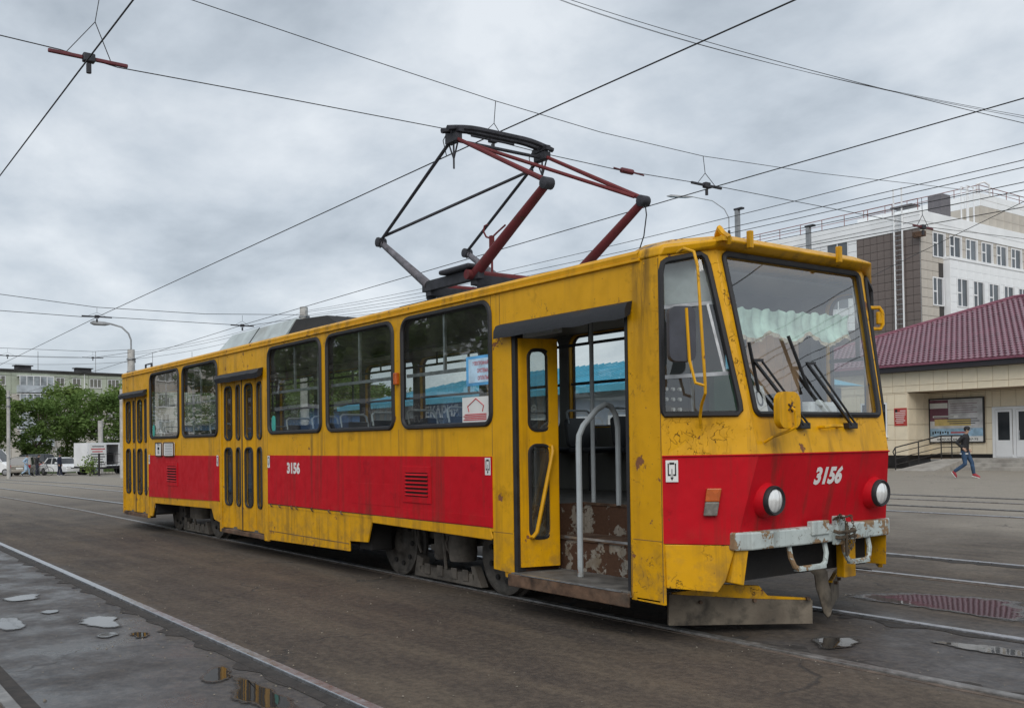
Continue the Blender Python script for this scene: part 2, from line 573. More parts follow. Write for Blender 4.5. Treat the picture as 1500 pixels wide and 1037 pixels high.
# ------------------------------------------------------------------ ground
def mat_asphalt():
    t = NT('asphalt')
    p = t.pos()
    s = t.n('ShaderNodeSeparateXYZ', {0: p})
    X, Y = s.outputs[0], s.outputs[1]
    big = t.noise(p, .35, 6, .6); mid = t.noise(p, 2.2, 8, .65); fine = t.noise(p, 55, 4, .7)
    lon = t.noise(t.pos((.35, 3.2, 1)), 1.0, 6, .6)           # wheel and sweep marks along the tracks
    c = t.mix(t.ramp(big, .36, .64), (.034, .0255, .021), (.092, .070, .051))
    c = t.mix(t.ramp(mid, .38, .66, 0, .7), c, (.043, .032, .026))
    c = t.mix(t.ramp(lon, .45, .70, 0, .55), c, (.150, .116, .079))
    # paler, dustier surface of the open square
    wob = t.math('MULTIPLY', t.math('SUBTRACT', big, .5), 14.0)
    sq = t.ramp(t.math('ADD', Y, wob), 5.0, 13.0)
    lf = t.ramp(t.math('ADD', t.math('MULTIPLY', X, -1.0), wob), 8.0, 34.0)
    pale = t.math('MAXIMUM', sq, lf)
    c2 = t.mix(t.ramp(mid, .3, .7), (.28, .25, .205), (.37, .33, .275))
    c = t.mix(t.math('MULTIPLY', pale, .92), c, c2)
    # damp strip beside the next track
    wet = t.ramp(t.math('ADD', Y, t.math('MULTIPLY', t.math('SUBTRACT', mid, .5), .9)), -3.45, -3.85)
    wet2 = t.math('MULTIPLY', t.ramp(t.math('ADD', X, wob), 6.6, 8.2), t.math('MULTIPLY', t.ramp(Y, -.95, -.6), t.ramp(Y, 1.3, .9)))
    wet = t.math('MAXIMUM', t.math('MULTIPLY', wet, t.ramp(big, .25, .55, .55, 1)), t.math('MULTIPLY', wet2, .8))
    c = t.mix(wet, c, t.mix(t.ramp(mid, .35, .65), (.042, .041, .044), (.085, .084, .088)))
    st = t.n('ShaderNodeTexVoronoi', {'Vector': p, 'Scale': 26.0})
    grit = t.math('MULTIPLY', t.ramp(st.outputs['Distance'], .05, .11, 1, 0), t.ramp(t.noise(p, 5, 3), .55, .62))
    c = t.mix(t.math('MULTIPLY', grit, .7), c, (.24, .22, .19))
    c = t.mix(t.ramp(fine, .34, .62, 0, .75), c, t.mix(.35, c, (.012, .010, .009)))
    agg = t.noise(p, 16, 7, .78)
    c = t.mix(t.ramp(agg, .47, .64, 0, .42), c, t.mix(.5, c, (.24, .19, .14)))
    c = t.mix(t.ramp(agg, .50, .36, 0, .4), c, (.016, .013, .011))
    crv = t.n('ShaderNodeTexVoronoi', {'Vector': t.n('ShaderNodeVectorMath', {0: p, 1: t.n('ShaderNodeVectorMath', {0: t.n('ShaderNodeTexNoise', {'Vector': p, 'Scale': .9, 'Detail': 6.0}).outputs['Color'], 1: (1.6, 1.6, 0)}, operation='MULTIPLY').outputs[0]}, operation='ADD').outputs[0], 'Scale': .42}, feature='DISTANCE_TO_EDGE')
    ck = t.math('MULTIPLY', t.ramp(crv.outputs[0], .002, .009, 1, 0), t.ramp(t.noise(p, .5, 3), .52, .58))
    c = t.mix(t.math('MULTIPLY', ck, .75), c, (.025, .022, .02))
    damp = t.math('MULTIPLY', wet, t.ramp(t.noise(p, 1.7, 6, .6), .36, .58))
    rg = t.math('SUBTRACT', t.ramp(mid, .3, .7, .72, .92), t.math('MULTIPLY', damp, .55))
    h = t.math('ADD', t.math('MULTIPLY', fine, .35), t.math('SUBTRACT', t.math('MULTIPLY', mid, 1.0), t.math('MULTIPLY', ck, .5)))
    t.done(t.bsdf(color=c, rough=rg, normal=t.bump(h, .45, .02), spec=.5))


mat_asphalt()


def build_ground():
    xs = [-900, -300, -140, -92, -75, -60, -47, -35, -27, -20, -12, -4, 4, 12, 20, 60, 300, 900]
    ys = [-900, -200, -60, -20, -8, -2, 4, 12, 24, 60, 200, 900]
    vs = [(x, y, gz(x)) for x in xs for y in ys]
    n = len(ys)
    fs = [(i * n + j, (i + 1) * n + j, (i + 1) * n + j + 1, i * n + j + 1) for i in range(len(xs) - 1) for j in range(n - 1)]
    struct(MB().add(vs, fs).build('ground', 'asphalt'))


build_ground()
BX = [-138, -92, -75, -60, -47, -35, -27, -20, -12, -4, 4, 12, 20, 40]


def strip(mb, y0, y1, h, z0=-.05, bx=BX):
    vs = []; fs = []
    for x in bx:
        g = gz(x)
        vs += [(x, y0, g + z0), (x, y1, g + z0), (x, y1, g + h), (x, y0, g + h)]
    for i in range(len(bx) - 1):
        a = i * 4; b = a + 4
        for k in range(4):
            l = (k + 1) % 4
            fs.append((a + k, a + l, b + l, b + k))
    return mb.add(vs, fs)


def build_rails():
    grp = 'steel tram rails set in the asphalt'
    data = [(-5.124, 1, 'worn steel rail of the next track, farther rail from the tram, beside damp asphalt'),
            (-3.60, -1, 'bright worn steel rail of the next track with puddles along its edge'),
            (-.762, 1, 'steel rail under the wheels on the door side of the tram'),
            (.762, -1, 'bright steel rail under the wheels on the driver window side of the tram'),
            (3.08, 1, 'steel rail with a dark muddy groove just beyond the tram'),
            (4.604, -1, 'shiny steel rail just beyond the tram, second past the roof reflecting puddle'),
            (10.9, 1, 'steel rail crossing the paler square in front of the tiled station'),
            (12.424, -1, 'second steel rail crossing the paler square in front of the tiled station'),
            (14.3, 1, 'thin sunken rail of the track closest to the tiled station'),
            (15.824, -1, 'second thin sunken rail of the track closest to the tiled station')]
    for y, s, lab in data:
        r = empty('tram_rail', (0, 0, 0))
        tag(r, lab, 'rail', grp)
        hi = .028 if y == -3.60 else .02
        strip(MB(), y - .036, y + .036, hi).build('rail_head', 'steel_rail' if y in (-3.60, .762, 3.08, 4.604, 10.9) else 'rail_dull', r, bevel=.006)
        fw = .085 if abs(y) < 2 else .13
        a, b = (y + .036, y + fw) if s > 0 else (y - fw, y - .036)     # flangeway on the gauge side
        strip(MB(), a, b, .005).build('flangeway', 'groove_dirt', r)
        a, b = (y - .075, y - .036) if s > 0 else (y + .036, y + .075)
        strip(MB(), a, b, .004).build('rail_edge', 'rail_side', r)
        # ragged broken asphalt edge along the groove
        m = MB()
        seed = random.Random(int(y * 100))
        lo, hi2 = (-2, 12) if abs(y) < 6 else (-8, 8)
        x = lo
        while x < hi2 and abs(y) < 5:
            L = seed.uniform(.12, .5); w = seed.uniform(.03, .14)
            sgn = 1 if s > 0 else -1
            e = y + sgn * fw
            n = 7
            pts = [(x + L * i / n, e + sgn * w * math.sin(math.pi * i / n) * seed.uniform(.6, 1.2)) for i in range(n + 1)]
            vs = [(px, e, .0035) for px, _ in pts] + [(px, py, .0035) for px, py in pts]
            m.add(vs, [(i, i + 1, n + 2 + i, n + 1 + i) for i in range(n)])
            x += L * seed.uniform(.9, 2.2)
        if m.v: stuff(m.build('broken_edge', 'groove_dirt', r))


build_rails()


def build_puddles():
    P = [([(1246, 872), (1300, 871), (1360, 871), (1420, 875), (1510, 884), (1510, 912), (1440, 903), (1380, 893), (1320, 886), (1275, 880)], 'long puddle beside the tram front mirroring the purple roof'),
         ([(1362, 940), (1400, 941), (1450, 947), (1510, 955), (1510, 966), (1450, 957), (1400, 949)], 'narrow puddle between the two rails ahead of the tram'),
         ([(1192, 936), (1250, 934), (1262, 942), (1235, 951), (1198, 950)], 'small dark puddle under the tram front mirroring the bumper'),
         ([(122, 905), (150, 902), (182, 913), (165, 922), (138, 918)], 'bright sky mirroring puddle beside the bright worn rail'),
         ([(138, 931), (163, 926), (174, 930), (150, 936)], 'small puddle just below the bright sky mirroring puddle'),
         ([(188, 928), (212, 926), (216, 933), (196, 935)], 'tiny round puddle beside the worn rail'),
         ([(8, 876), (50, 869), (62, 874), (30, 881), (8, 880)], 'thin puddle streak on the damp asphalt'),
         ([(-5, 905), (25, 905), (42, 917), (20, 924), (-5, 922)], 'patchy shallow puddle on the damp asphalt'),
         ([(55, 897), (78, 893), (90, 896), (70, 900)], 'tiny thin puddle between two others on the damp asphalt'),
         ([(296, 990), (316, 976), (340, 979), (338, 992), (322, 999), (304, 1000)], 'smaller puddle mirroring one yellow stripe of the tram beside the worn rail'),
         ([(338, 1000), (352, 992), (376, 1003), (406, 1015), (434, 1038), (400, 1044), (368, 1030)], 'larger ragged puddle mirroring the yellow tram beside the worn rail')]
    rr = random.Random(5)
    for px, lab in P:
        pts = [G(*q) for q in px]
        pts = [Vector((p.x, p.y)) for p in pts]
        for it in range(3):
            out = []
            for i in range(len(pts)):
                a, b = pts[i], pts[(i + 1) % len(pts)]
                L = (b - a).length
                j = (.14, .14, .10)[it] * L
                out += [a * .75 + b * .25 + Vector((rr.uniform(-j, j), rr.uniform(-j, j))) , a * .25 + b * .75 + Vector((rr.uniform(-j, j), rr.uniform(-j, j))) * .5]
            pts = out
        z = .0075
        c0 = sum(pts, Vector((0, 0))) / len(pts)
        n = len(pts)
        rings = [(1.28, 0.0), (1.0, .38), (.74, .85), (.4, 1.0)]
        vs = []; fade = []
        for kk, fd_ in rings:
            for p in pts:
                q = c0 + (p - c0) * kk; vs.append((q.x, q.y, z)); fade.append(fd_)
        vs.append((c0.x, c0.y, z)); fade.append(1.0)
        fs = [(r_ * n + i, r_ * n + (i + 1) % n, (r_ + 1) * n + (i + 1) % n, (r_ + 1) * n + i) for r_ in range(3) for i in range(n)] + [(3 * n + i, 3 * n + (i + 1) % n, 4 * n) for i in range(n)]
        o = MB().add(vs, fs).build('puddle', 'puddle_water')
        at_ = o.data.attributes.new('fade', 'FLOAT', 'POINT')
        for i, f_ in enumerate(fade): at_.data[i].value = f_
        o['label'] = lab; struct(o)


build_puddles()


def gravel():
    rr = random.Random(21); vs = []; fs = []
    for i in range(3000):
        x = rr.uniform(-16, 11.5); y = rr.uniform(-5.6, 4.5) if rr.random() < .45 else rr.choice((-3.60, -.762, .762, 3.08, -3.9)) + rr.gauss(0, .28)
        if -1.2 < y < 1.2 and x < 7.0 and rr.random() < .6: continue
        s = rr.uniform(.003, .009) * (1.6 if rr.random() < .06 else 1); b = len(vs)
        a = rr.uniform(0, 6.3); z = gz(x) + .002
        for k in range(4): vs.append((x + s * math.cos(a + k * 1.57) * rr.uniform(.6, 1.3), y + s * math.sin(a + k * 1.57) * rr.uniform(.6, 1.3), z))
        vs.append((x, y, z + s * rr.uniform(.5, 1.0)))
        fs += [(b, b + 1, b + 4), (b + 1, b + 2, b + 4), (b + 2, b + 3, b + 4), (b + 3, b, b + 4)]
    o = stuff(MB().add(vs, fs).build('grit', 'grit_stone')); o['label'] = 'pale grit and pebbles scattered on the asphalt along the rails'; o['category'] = 'grit'


simple('grit_stone', (.20, .175, .14), .9, 0, .5, 30)
gravel()

# ------------------------------------------------------------------ the tram (front towards +X, doors at y = -1.25)
T = empty('tram', (0, 0, 0))
tag(T, 'old yellow and red tram numbered 3156 with raised pantograph and open front door', 'tram')
YS = -1.25
WZ0, WZ1 = 1.585, 2.645
NEAR_WIN = [(-4.77, -3.28), (-3.08, -1.57), (.29, 1.80), (1.97, 3.47), (3.655, 5.165)]
FAR_WIN = [(-6.4, -5.3), (-5.12, -3.63), (-3.45, -1.94), (-1.75, -.27), (-.08, 1.43), (1.60, 3.10), (3.285, 4.795), (4.98, 6.45), (6.80, 7.16)]
Z = lambda x, z: (x, YS, z)
RS = (.10, .10, .13, .13)


def near_wall():
    out = [(-6.52, 2.70), (-6.52, .25), (-6.44, .25), (-6.44, 2.36), (-4.99, 2.36), (-4.99, .24), (-4.90, .24), (-4.90, .66), (-1.51, .66), (-1.51, .235), (-1.43, .235),
           (-1.43, 2.36), (.09, 2.36), (.09, .22), (.235, .22), (.235, .66), (5.165, .66), (5.165, .345), (5.455, .33), (5.455, 2.335), (6.875, 2.335), (6.875, .29), (7.2, .285), (7.2, 2.70)]
    holes = [rrect(a, b, WZ0, WZ1, .1, 6, RS) for a, b in NEAR_WIN]
    MB().panel(out, holes, Z, (0, .022, 0)).build('side_wall', 'yellow_paint', T)
    # far wall
    holes = [rrect(a, b, WZ0, WZ1, .1, 6, RS) for a, b in FAR_WIN]
    MB().panel([(-6.52, 2.70), (-6.52, .4), (7.2, .4), (7.2, 2.70)], holes, lambda x, z: (x, 1.25, z), (0, -.055, 0)).build('side_wall', 'yellow_plain', T)
    # inner linings
    h2 = [rrect(a - .01, b + .01, WZ0 - .01, WZ1 + .01, .1, 6, RS) for a, b in FAR_WIN]
    MB().panel([(-6.5, 2.60 + .08), (-6.5, .88), (7.18, .88), (7.18, 2.68)], h2, lambda x, z: (x, 1.19, z), (0, -.01, 0)).build('inner_lining', 'interior_mid', T)


near_wall()


def window_unit(a, b, y, s, parent, mid=.5, sill=WZ0):
    """rubber-framed tram window: lower fixed pane, two sliding vents above"""
    f = MB()
    lp = rrect(a, b, sill, WZ1, .1, 6, RS)
    f.tube([(x, y + s * .004, z) for x, z in lp], .023, 6, closed=True)
    w = f.build('window', 'rubber', parent, smooth=True)
    zb = sill + (WZ1 - sill) * .475
    zt = WZ1
    inn = rrect(a + .012, b - .012, sill + .012, WZ1 - .012, .09, 6, RS)
    MB().panel(inn, [], lambda x, z: (x, y - s * .022, z)).build('pane', 'tram_glass', w)
    fr = MB()
    fr.box(a + .02, b - .02, y - s * .042 - .012, y - s * .042 + .012, zb - .016, zb + .016)
    c = a + (b - a) * mid
    fr.box(c - .014, c + .014, y - s * .042 - .0115, y - s * .042 + .0115, zb + .017, WZ1 - .02)
    fr.build('glazing_bar', 'alu' if s < 0 and y < 0 else 'dark_frame', w)
    return w


# window "outside" is -y for the near wall, +y for the far wall
for a, b in NEAR_WIN: window_unit(a, b, YS, -1, T, .47)
for a, b in FAR_WIN: window_unit(a, b, 1.25, 1, T, .82)


# ---- red belt panels, skirts, trims on the door side
def side_panels():
    y = YS
    for a, b, z0, z1 in ((-4.895, -1.515, .60, 1.295), (.238, 5.163, .69, 1.305)):
        top = .70 if a > 0 else .645
        MB().panel([(a, z0 if a < 0 else .70), (b, .655 if a < 0 else .695), (b, z1), (a, z1)], [], lambda x, z: (x, y - .007, z), (0, .008, 0)).build('red_panel', 'red_paint', T)
    # louvred vents
    for a, b, z0, z1, n in ((3.70, 4.12, .915, 1.145, 6), (-3.86, -3.40, .875, 1.125, 6)):
        fr = MB().panel(rect(a - .05, b + .05, z0 - .06, z1 + .06), [rect(a, b, z0, z1)], lambda x, z: (x, y - .016, z), (0, .01, 0))
        v = fr.build('vent', 'red_paint', T, bevel=.003)
        MB().box(a, b, y - .0085, y - .0080, z0, z1).build('vent_backing', 'under_dark', v)
        for i in range(n):
            zc = z0 + (z1 - z0) * (i + .5) / n
            MB().obox(((a + b) / 2, y - .018, zc), (b - a, .022, .005), Matrix.Rotation(R(42), 3, 'X')).build('slat', 'red_paint', v)
    # panel seams and dents of the big red panel: overlapping repair sheet
    MB().box(2.55, 3.58, y - .0095, y - .0072, .80, 1.02).build('repair_sheet', 'red_paint', T, bevel=.0015)
    MB().box(3.62, 5.16, y - .0092, y - .0072, .702, .79).build('repair_sheet', 'red_paint', T, bevel=.0015)
    MB().box(-4.6, -2.75, y - .0095, y - .0072, .845, .853).build('trim_strip', 'red_paint', T)
    # skirt panels
    k = 'yellow_plain'
    P = lambda pts, yy=y + .004, th=.02: MB().panel(pts, [], lambda x, z: (x, yy, z), (0, th, 0))
    P([(.24, .24), (.24, .685), (2.47, .685), (2.47, .385), (2.46, .385)][0:1] + [(.24, .36), (.24, .685), (2.46, .69), (2.46, .385)][0:0] + [(2.455, .275), (2.455, .685), (.24, .685)]).build('skirt_panel', k, T, bevel=.004)
    P([(2.462, .385), (2.462, .69), (3.0, .692), (2.87, .40)]).build('skirt_panel', k, T, bevel=.004)
    P([(2.99, .612), (2.99, .692), (5.12, .692), (5.155, .60), (5.13, .585)], y - .003).build('skirt_panel', k, T, bevel=.006)
    P([(5.165, .692), (5.165, .36), (5.30, .36), (5.165, .36)][0:1] + [(5.158, .692), (5.30, .36), (5.32, .29), (5.45, .29), (5.45, .692)], y + .010).build('skirt_panel', k, T, bevel=.004)
    P([(-4.89, .27), (-4.89, .655), (-1.9, .655), (-1.86, .535), (-4.60, .50), (-4.72, .28)]).build('skirt_panel', k, T, bevel=.004)
    P([(-1.93, .655), (-1.52, .655), (-1.52, .36), (-1.74, .39)], y - .002).build('skirt_panel', k, T, bevel=.004)
    # seam lines and latches of the skirt
    for z in (.355,):
        MB().box(.25, 2.45, y + .0015, y + .0038, z - .004, z + .004).build('seam', 'rust_iron', T)
    for x in (1.28,):
        MB().box(x - .003, x + .003, y + .0010, y + .0037, .285, .352).build('seam', 'rust_iron', T)
    for x in (.36, .62, .98, 1.12, 1.55, 2.0, 2.30):
        MB().tube([(x, y - .012, .70), (x + .012, y - .03, .69), (x + .03, y - .03, .675), (x + .034, y - .012, .665)], .008, 5).build('latch', 'rust_iron', T, smooth=True)
    # rain gutter and roof edge
    MB().box(-6.52, 7.02, y - .022, y + .01, 2.693, 2.712).build('rain_gutter', 'yellow_plain', T, bevel=.004)
    # weld seams, painted gap shadows and rivets
    for x, z0, z1 in ((-4.905, .66, 2.69), (-1.512, 1.31, 2.69), (.232, 1.31, 2.69), (1.885, 1.31, 1.57), (3.56, 1.31, 1.57), (5.168, 1.31, 2.69), (6.885, .3, .68), (7.192, .3, 2.69), (-3.18, 1.31, 1.57), (5.30, 2.40, 2.69), (2.2, 2.66, 2.69)):
        MB().box(x - .0022, x + .0022, y - .0012, y + .001, z0, z1).build('seam', 'rust_iron', T)
    for a, b, z in ((-4.9, -1.51, .652), (.24, 5.16, .691)):
        MB().box(a, b, y - .0045, y + .003, z, z + .014).build('gap_shadow', 'rubber', T)  # dark strip painted in as the shadow line below the red panel
    MB().box(5.17, 5.45, y - .0012, y + .001, .66, .664).build('seam', 'rust_iron', T)
    MB().box(6.9, 7.19, y - .0012, y + .001, .72, .724).build('seam', 'rust_iron', T)
    rv = MB()
    for i in range(60):
        x = -6.4 + i * .228
        rv.lathe([(.006, 0), (.005, .0025), (.002, .0035)], (x, y - .0001, 2.672), (0, -1, 0), 6)
    for i in range(16):
        rv.lathe([(.006, 0), (.005, .0025), (.002, .0035)], (7.17, y - .0001, .40 + i * .15), (0, -1, 0), 6)
        rv.lathe([(.006, 0), (.005, .0025), (.002, .0035)], (6.92, y - .0001, .40 + i * .15), (0, -1, 0), 6)
    stuff(rv.build('rivets', 'yellow_plain', T, smooth=True))
    # orange side marker
    MB().box(3.53, 3.59, y - .045, y, 2.01, 2.13).build('side_marker', 'orange_lens', T, bevel=.01)
    # two route plates by the rear door
    for a, b, tx in ((-4.42, -4.10, 'NIN'), (-3.98, -3.48, None)):
        p = MB().panel(rrect(a, b, 1.285, 1.50, .02, 3), [], lambda x, z: (x, y - .03, z), (0, .018, 0)).build('route_plate', 'white_paint', T)
        fr = MB().tube([(x, y - .03, z) for x, z in rrect(a, b, 1.285, 1.50, .02, 3)], .010, 5, closed=True).build('plate_rim', 'rust_iron', p)
        if tx:
            for i, c in enumerate('NIS'):
                text('lettering', c, 'letter_black', p, (a + .11, y - .0315, 1.445 - i * .062), (1, 0, 0), (0, 0, 1), .048, .10, bold=.02)
        else:
            for i in range(7):
                MB().box(a + .07, b - .07, y - .0318, y - .0312, 1.315 + i * .025, 1.321 + i * .025).build('print_line', 'dark_frame', p)


side_panels()


def pictogram(x, z, ang=False, w=.085, h=.15, par=T):
    """white square with the door pictogram: open bracket and an arrow"""
    if not ang:
        o = Vector((x, YS - .0105, z)); ux = Vector((1, 0, 0)); n = Vector((0, -1, 0))
    else:
        ux = Vector((.42, .48, 0)).normalized(); n = Vector((.48, -.42, 0)).normalized()
        o = Vector((x, -1.25 + (x - 7.2) * .48 / .42, z)) + n * .012
    q = lambda a, b, d=0: o + ux * a + Vector((0, 0, b)) + n * d
    s = MB().add([q(0, 0), q(w, 0), q(w, h), q(0, h)], [(0, 1, 2, 3)]).build('door_pictogram', 'white_paper', par)
    m = MB()
    def bar(a0, a1, b0, b1): m.add([q(a0 * w, b0 * h, .0012), q(a1 * w, b0 * h, .0012), q(a1 * w, b1 * h, .0012), q(a0 * w, b1 * h, .0012)], [(0, 1, 2, 3)])
    bar(.16, .26, .32, .86); bar(.74, .84, .32, .86); bar(.3, .7, .80, .90); bar(.16, .40, .28, .36); bar(.60, .84, .28, .36); bar(.47, .53, .1, .6)
    m.add([q(.36 * w, .22 * h, .0013), q(.5 * w, .06 * h, .0013), q(.64 * w, .22 * h, .0013)], [(0, 1, 2)])
    m.build('symbol', 'letter_black', s)


pictogram(5.065, 1.145)
for x in (-4.885, -1.60, .245): pictogram(x, 1.15, w=.075)
text('fleet_number', '3156', 'letter_white', T, (.845, YS - .0085, 1.085), (1, 0, 0), (0, 0, 1), .14, .375, bold=.05)


# ---- roof: profile swept between stations; ends drop and taper
def roof():
    prof = [(1.25, 2.70), (1.255, 2.745), (1.215, 2.785), (1.05, 2.82), (.7, 2.855), (.3, 2.875), (0, 2.88)]
    prof = [(-y, z) for y, z in prof] + [(y, z) for y, z in reversed(prof[:-1])]
    st = [(-7.28, .72, -.16), (-7.0, .86, -.07), (-6.52, 1.0, 0), (6.95, 1.0, 0)]
    vs = []; fs = []
    n = len(prof)
    for x, k, dz in st:
        for y, z in prof: vs.append((x, y * k, z + dz * ((z - 2.5) / .38)))
    for i in range(len(st) - 1):
        for j in range(n - 1): fs.append((i * n + j, i * n + j + 1, (i + 1) * n + j + 1, (i + 1) * n + j))
    fs.append(tuple(range(n))); 
    MB().add(vs, fs).build('roof', 'roof_grey', T, smooth=True)
    # yellow roof edge band on the door side
    m = MB()
    for i, (y0, z0, y1, z1) in enumerate(((-1.256, 2.712, -1.261, 2.752), (-1.261, 2.752, -1.238, 2.778))):
        m.add([(-6.52, y0, z0), (7.0, y0, z0), (7.0, y1, z1), (-6.52, y1, z1)], [(0, 1, 2, 3)])
    m.build('roof_edge', 'yellow_plain', T, smooth=True)
    # front visor
    a = [(6.93, -1.262, 2.700), (7.21, -1.258, 2.700), (7.40, -.90, 2.765), (7.40, .90, 2.765), (7.21, 1.258, 2.700), (6.93, 1.262, 2.70)]
    b = [(6.93, -1.255, 2.765), (7.22, -1.235, 2.775), (7.47, -.88, 2.815), (7.47, .88, 2.815), (7.22, 1.235, 2.775), (6.93, 1.255, 2.765)]
    c = [(6.93, -1.12, 2.835), (7.16, -1.08, 2.842), (7.38, -.76, 2.87), (7.38, .76, 2.87), (7.16, 1.08, 2.842), (6.93, 1.12, 2.835)]
    d = [(6.93, -.5, 2.89), (7.1, -.5, 2.89), (7.2, -.35, 2.895), (7.2, .35, 2.895), (7.1, .5, 2.89), (6.93, .5, 2.89)]
    vs = a + b + c + d; fs = []
    for k in range(3):
        for i in range(5): fs.append((k * 6 + i, k * 6 + i + 1, (k + 1) * 6 + i + 1, (k + 1) * 6 + i))
    fs.append((18, 19, 20, 21, 22, 23)); fs.append((0, 1, 2, 3, 4, 5))
    MB().add(vs, fs).build('visor', 'yellow_paint', T, bevel=.02, seg=3, smooth=True)
    for y in (-.62, .42):
        MB().box(7.46, 7.50, y - .018, y + .018, 2.775, 2.90).build('visor_hook', 'yellow_paint', T, bevel=.006)
    cr_ = MB().tube([(7.36, -.83, 2.86), (7.42, -.87, 2.90), (7.45, -.87, 2.86), (7.49, -.86, 2.83), (7.47, -.84, 2.79)], .022, 6)
    cr_.box(7.40, 7.49, -.92, -.82, 2.80, 2.83)
    cr_.build('lamp_bracket', 'yellow_paint', T, smooth=True)
    # rear end walls (tail tapers behind the rear door)
    for s in (-1, 1):
        MB().add([(-6.52, s * 1.25, .3), (-7.28, s * .9, .35), (-7.28, s * .9, 2.62), (-6.52, s * 1.25, 2.7)], [(0, 1, 2, 3)]).build('tail_panel', 'yellow_plain', T)
    MB().panel(rect(-.9, .9, .35, 2.64), [rrect(-.75, .75, 1.6, 2.5, .1)], lambda y, z: (-7.28, y, z), (.05, 0, 0)).build('tail_panel', 'yellow_plain', T)
    MB().panel(rrect(-.75, .75, 1.6, 2.5, .1), [], lambda y, z: (-7.26, y, z)).build('pane', 'tram_glass', T)
    MB().tube([(-7.0 + .9, -.95, 2.80), (-6.1, -.95, 2.92), (-5.75, -.95, 2.92), (-5.75, -.95, 2.80)], .018, 6).build('roof_handle', 'panto_dark', T, smooth=True)
    # sheet metal housing on the roof
    x0, x1, x2 = -2.75, -.25, 1.1
    yb, yt = .86, .66
    b0 = [(x0 - .1, -yb, 2.80), (x1 - .02, -yb, 2.80), (x1 - .02, yb, 2.80), (x0 - .1, yb, 2.80)]
    t0 = [(x0 + .2, -yt, 3.13), (x1 + .05, -yt, 3.13), (x1 + .05, yt, 3.13), (x0 + .2, yt, 3.13)]
    h = MB().hexa(b0, t0).build('resistor_housing', 'roofbox_pale', T, bevel=.01)
    MB().bar((-1.53, -yb - .003, 2.80), (-1.45, -yt - .003, 3.13), .01, .012, (0, 1, 0)).build('seam', 'dark_frame', h)
    b1 = [(x1, -yb + .04, 2.80), (x2 + .45, -yb + .04, 2.80), (x2 + .45, yb - .04, 2.80), (x1, yb - .04, 2.80)]
    t1 = [(x1 + .07, -yt, 3.11), (x2 - .35, -yt, 3.06), (x2 - .35, yt, 3.06), (x1 + .07, yt, 3.11)]
    MB().hexa(b1, t1).build('resistor_bank', 'under_dark', h)


roof()


simple('reflection_grey', (.42, .45, .45), .8, 0, .2, 4)  # pale grey for the reflection painted into the cab side windows


# ---- front shell
def lerp(a, b, t): return Vector(a) * (1 - t) + Vector(b) * t


def bil(p00, p10, p11, p01):
    return lambda s, t: lerp(lerp(p00, p10, s), lerp(p01, p11, s), t)


FR = {}


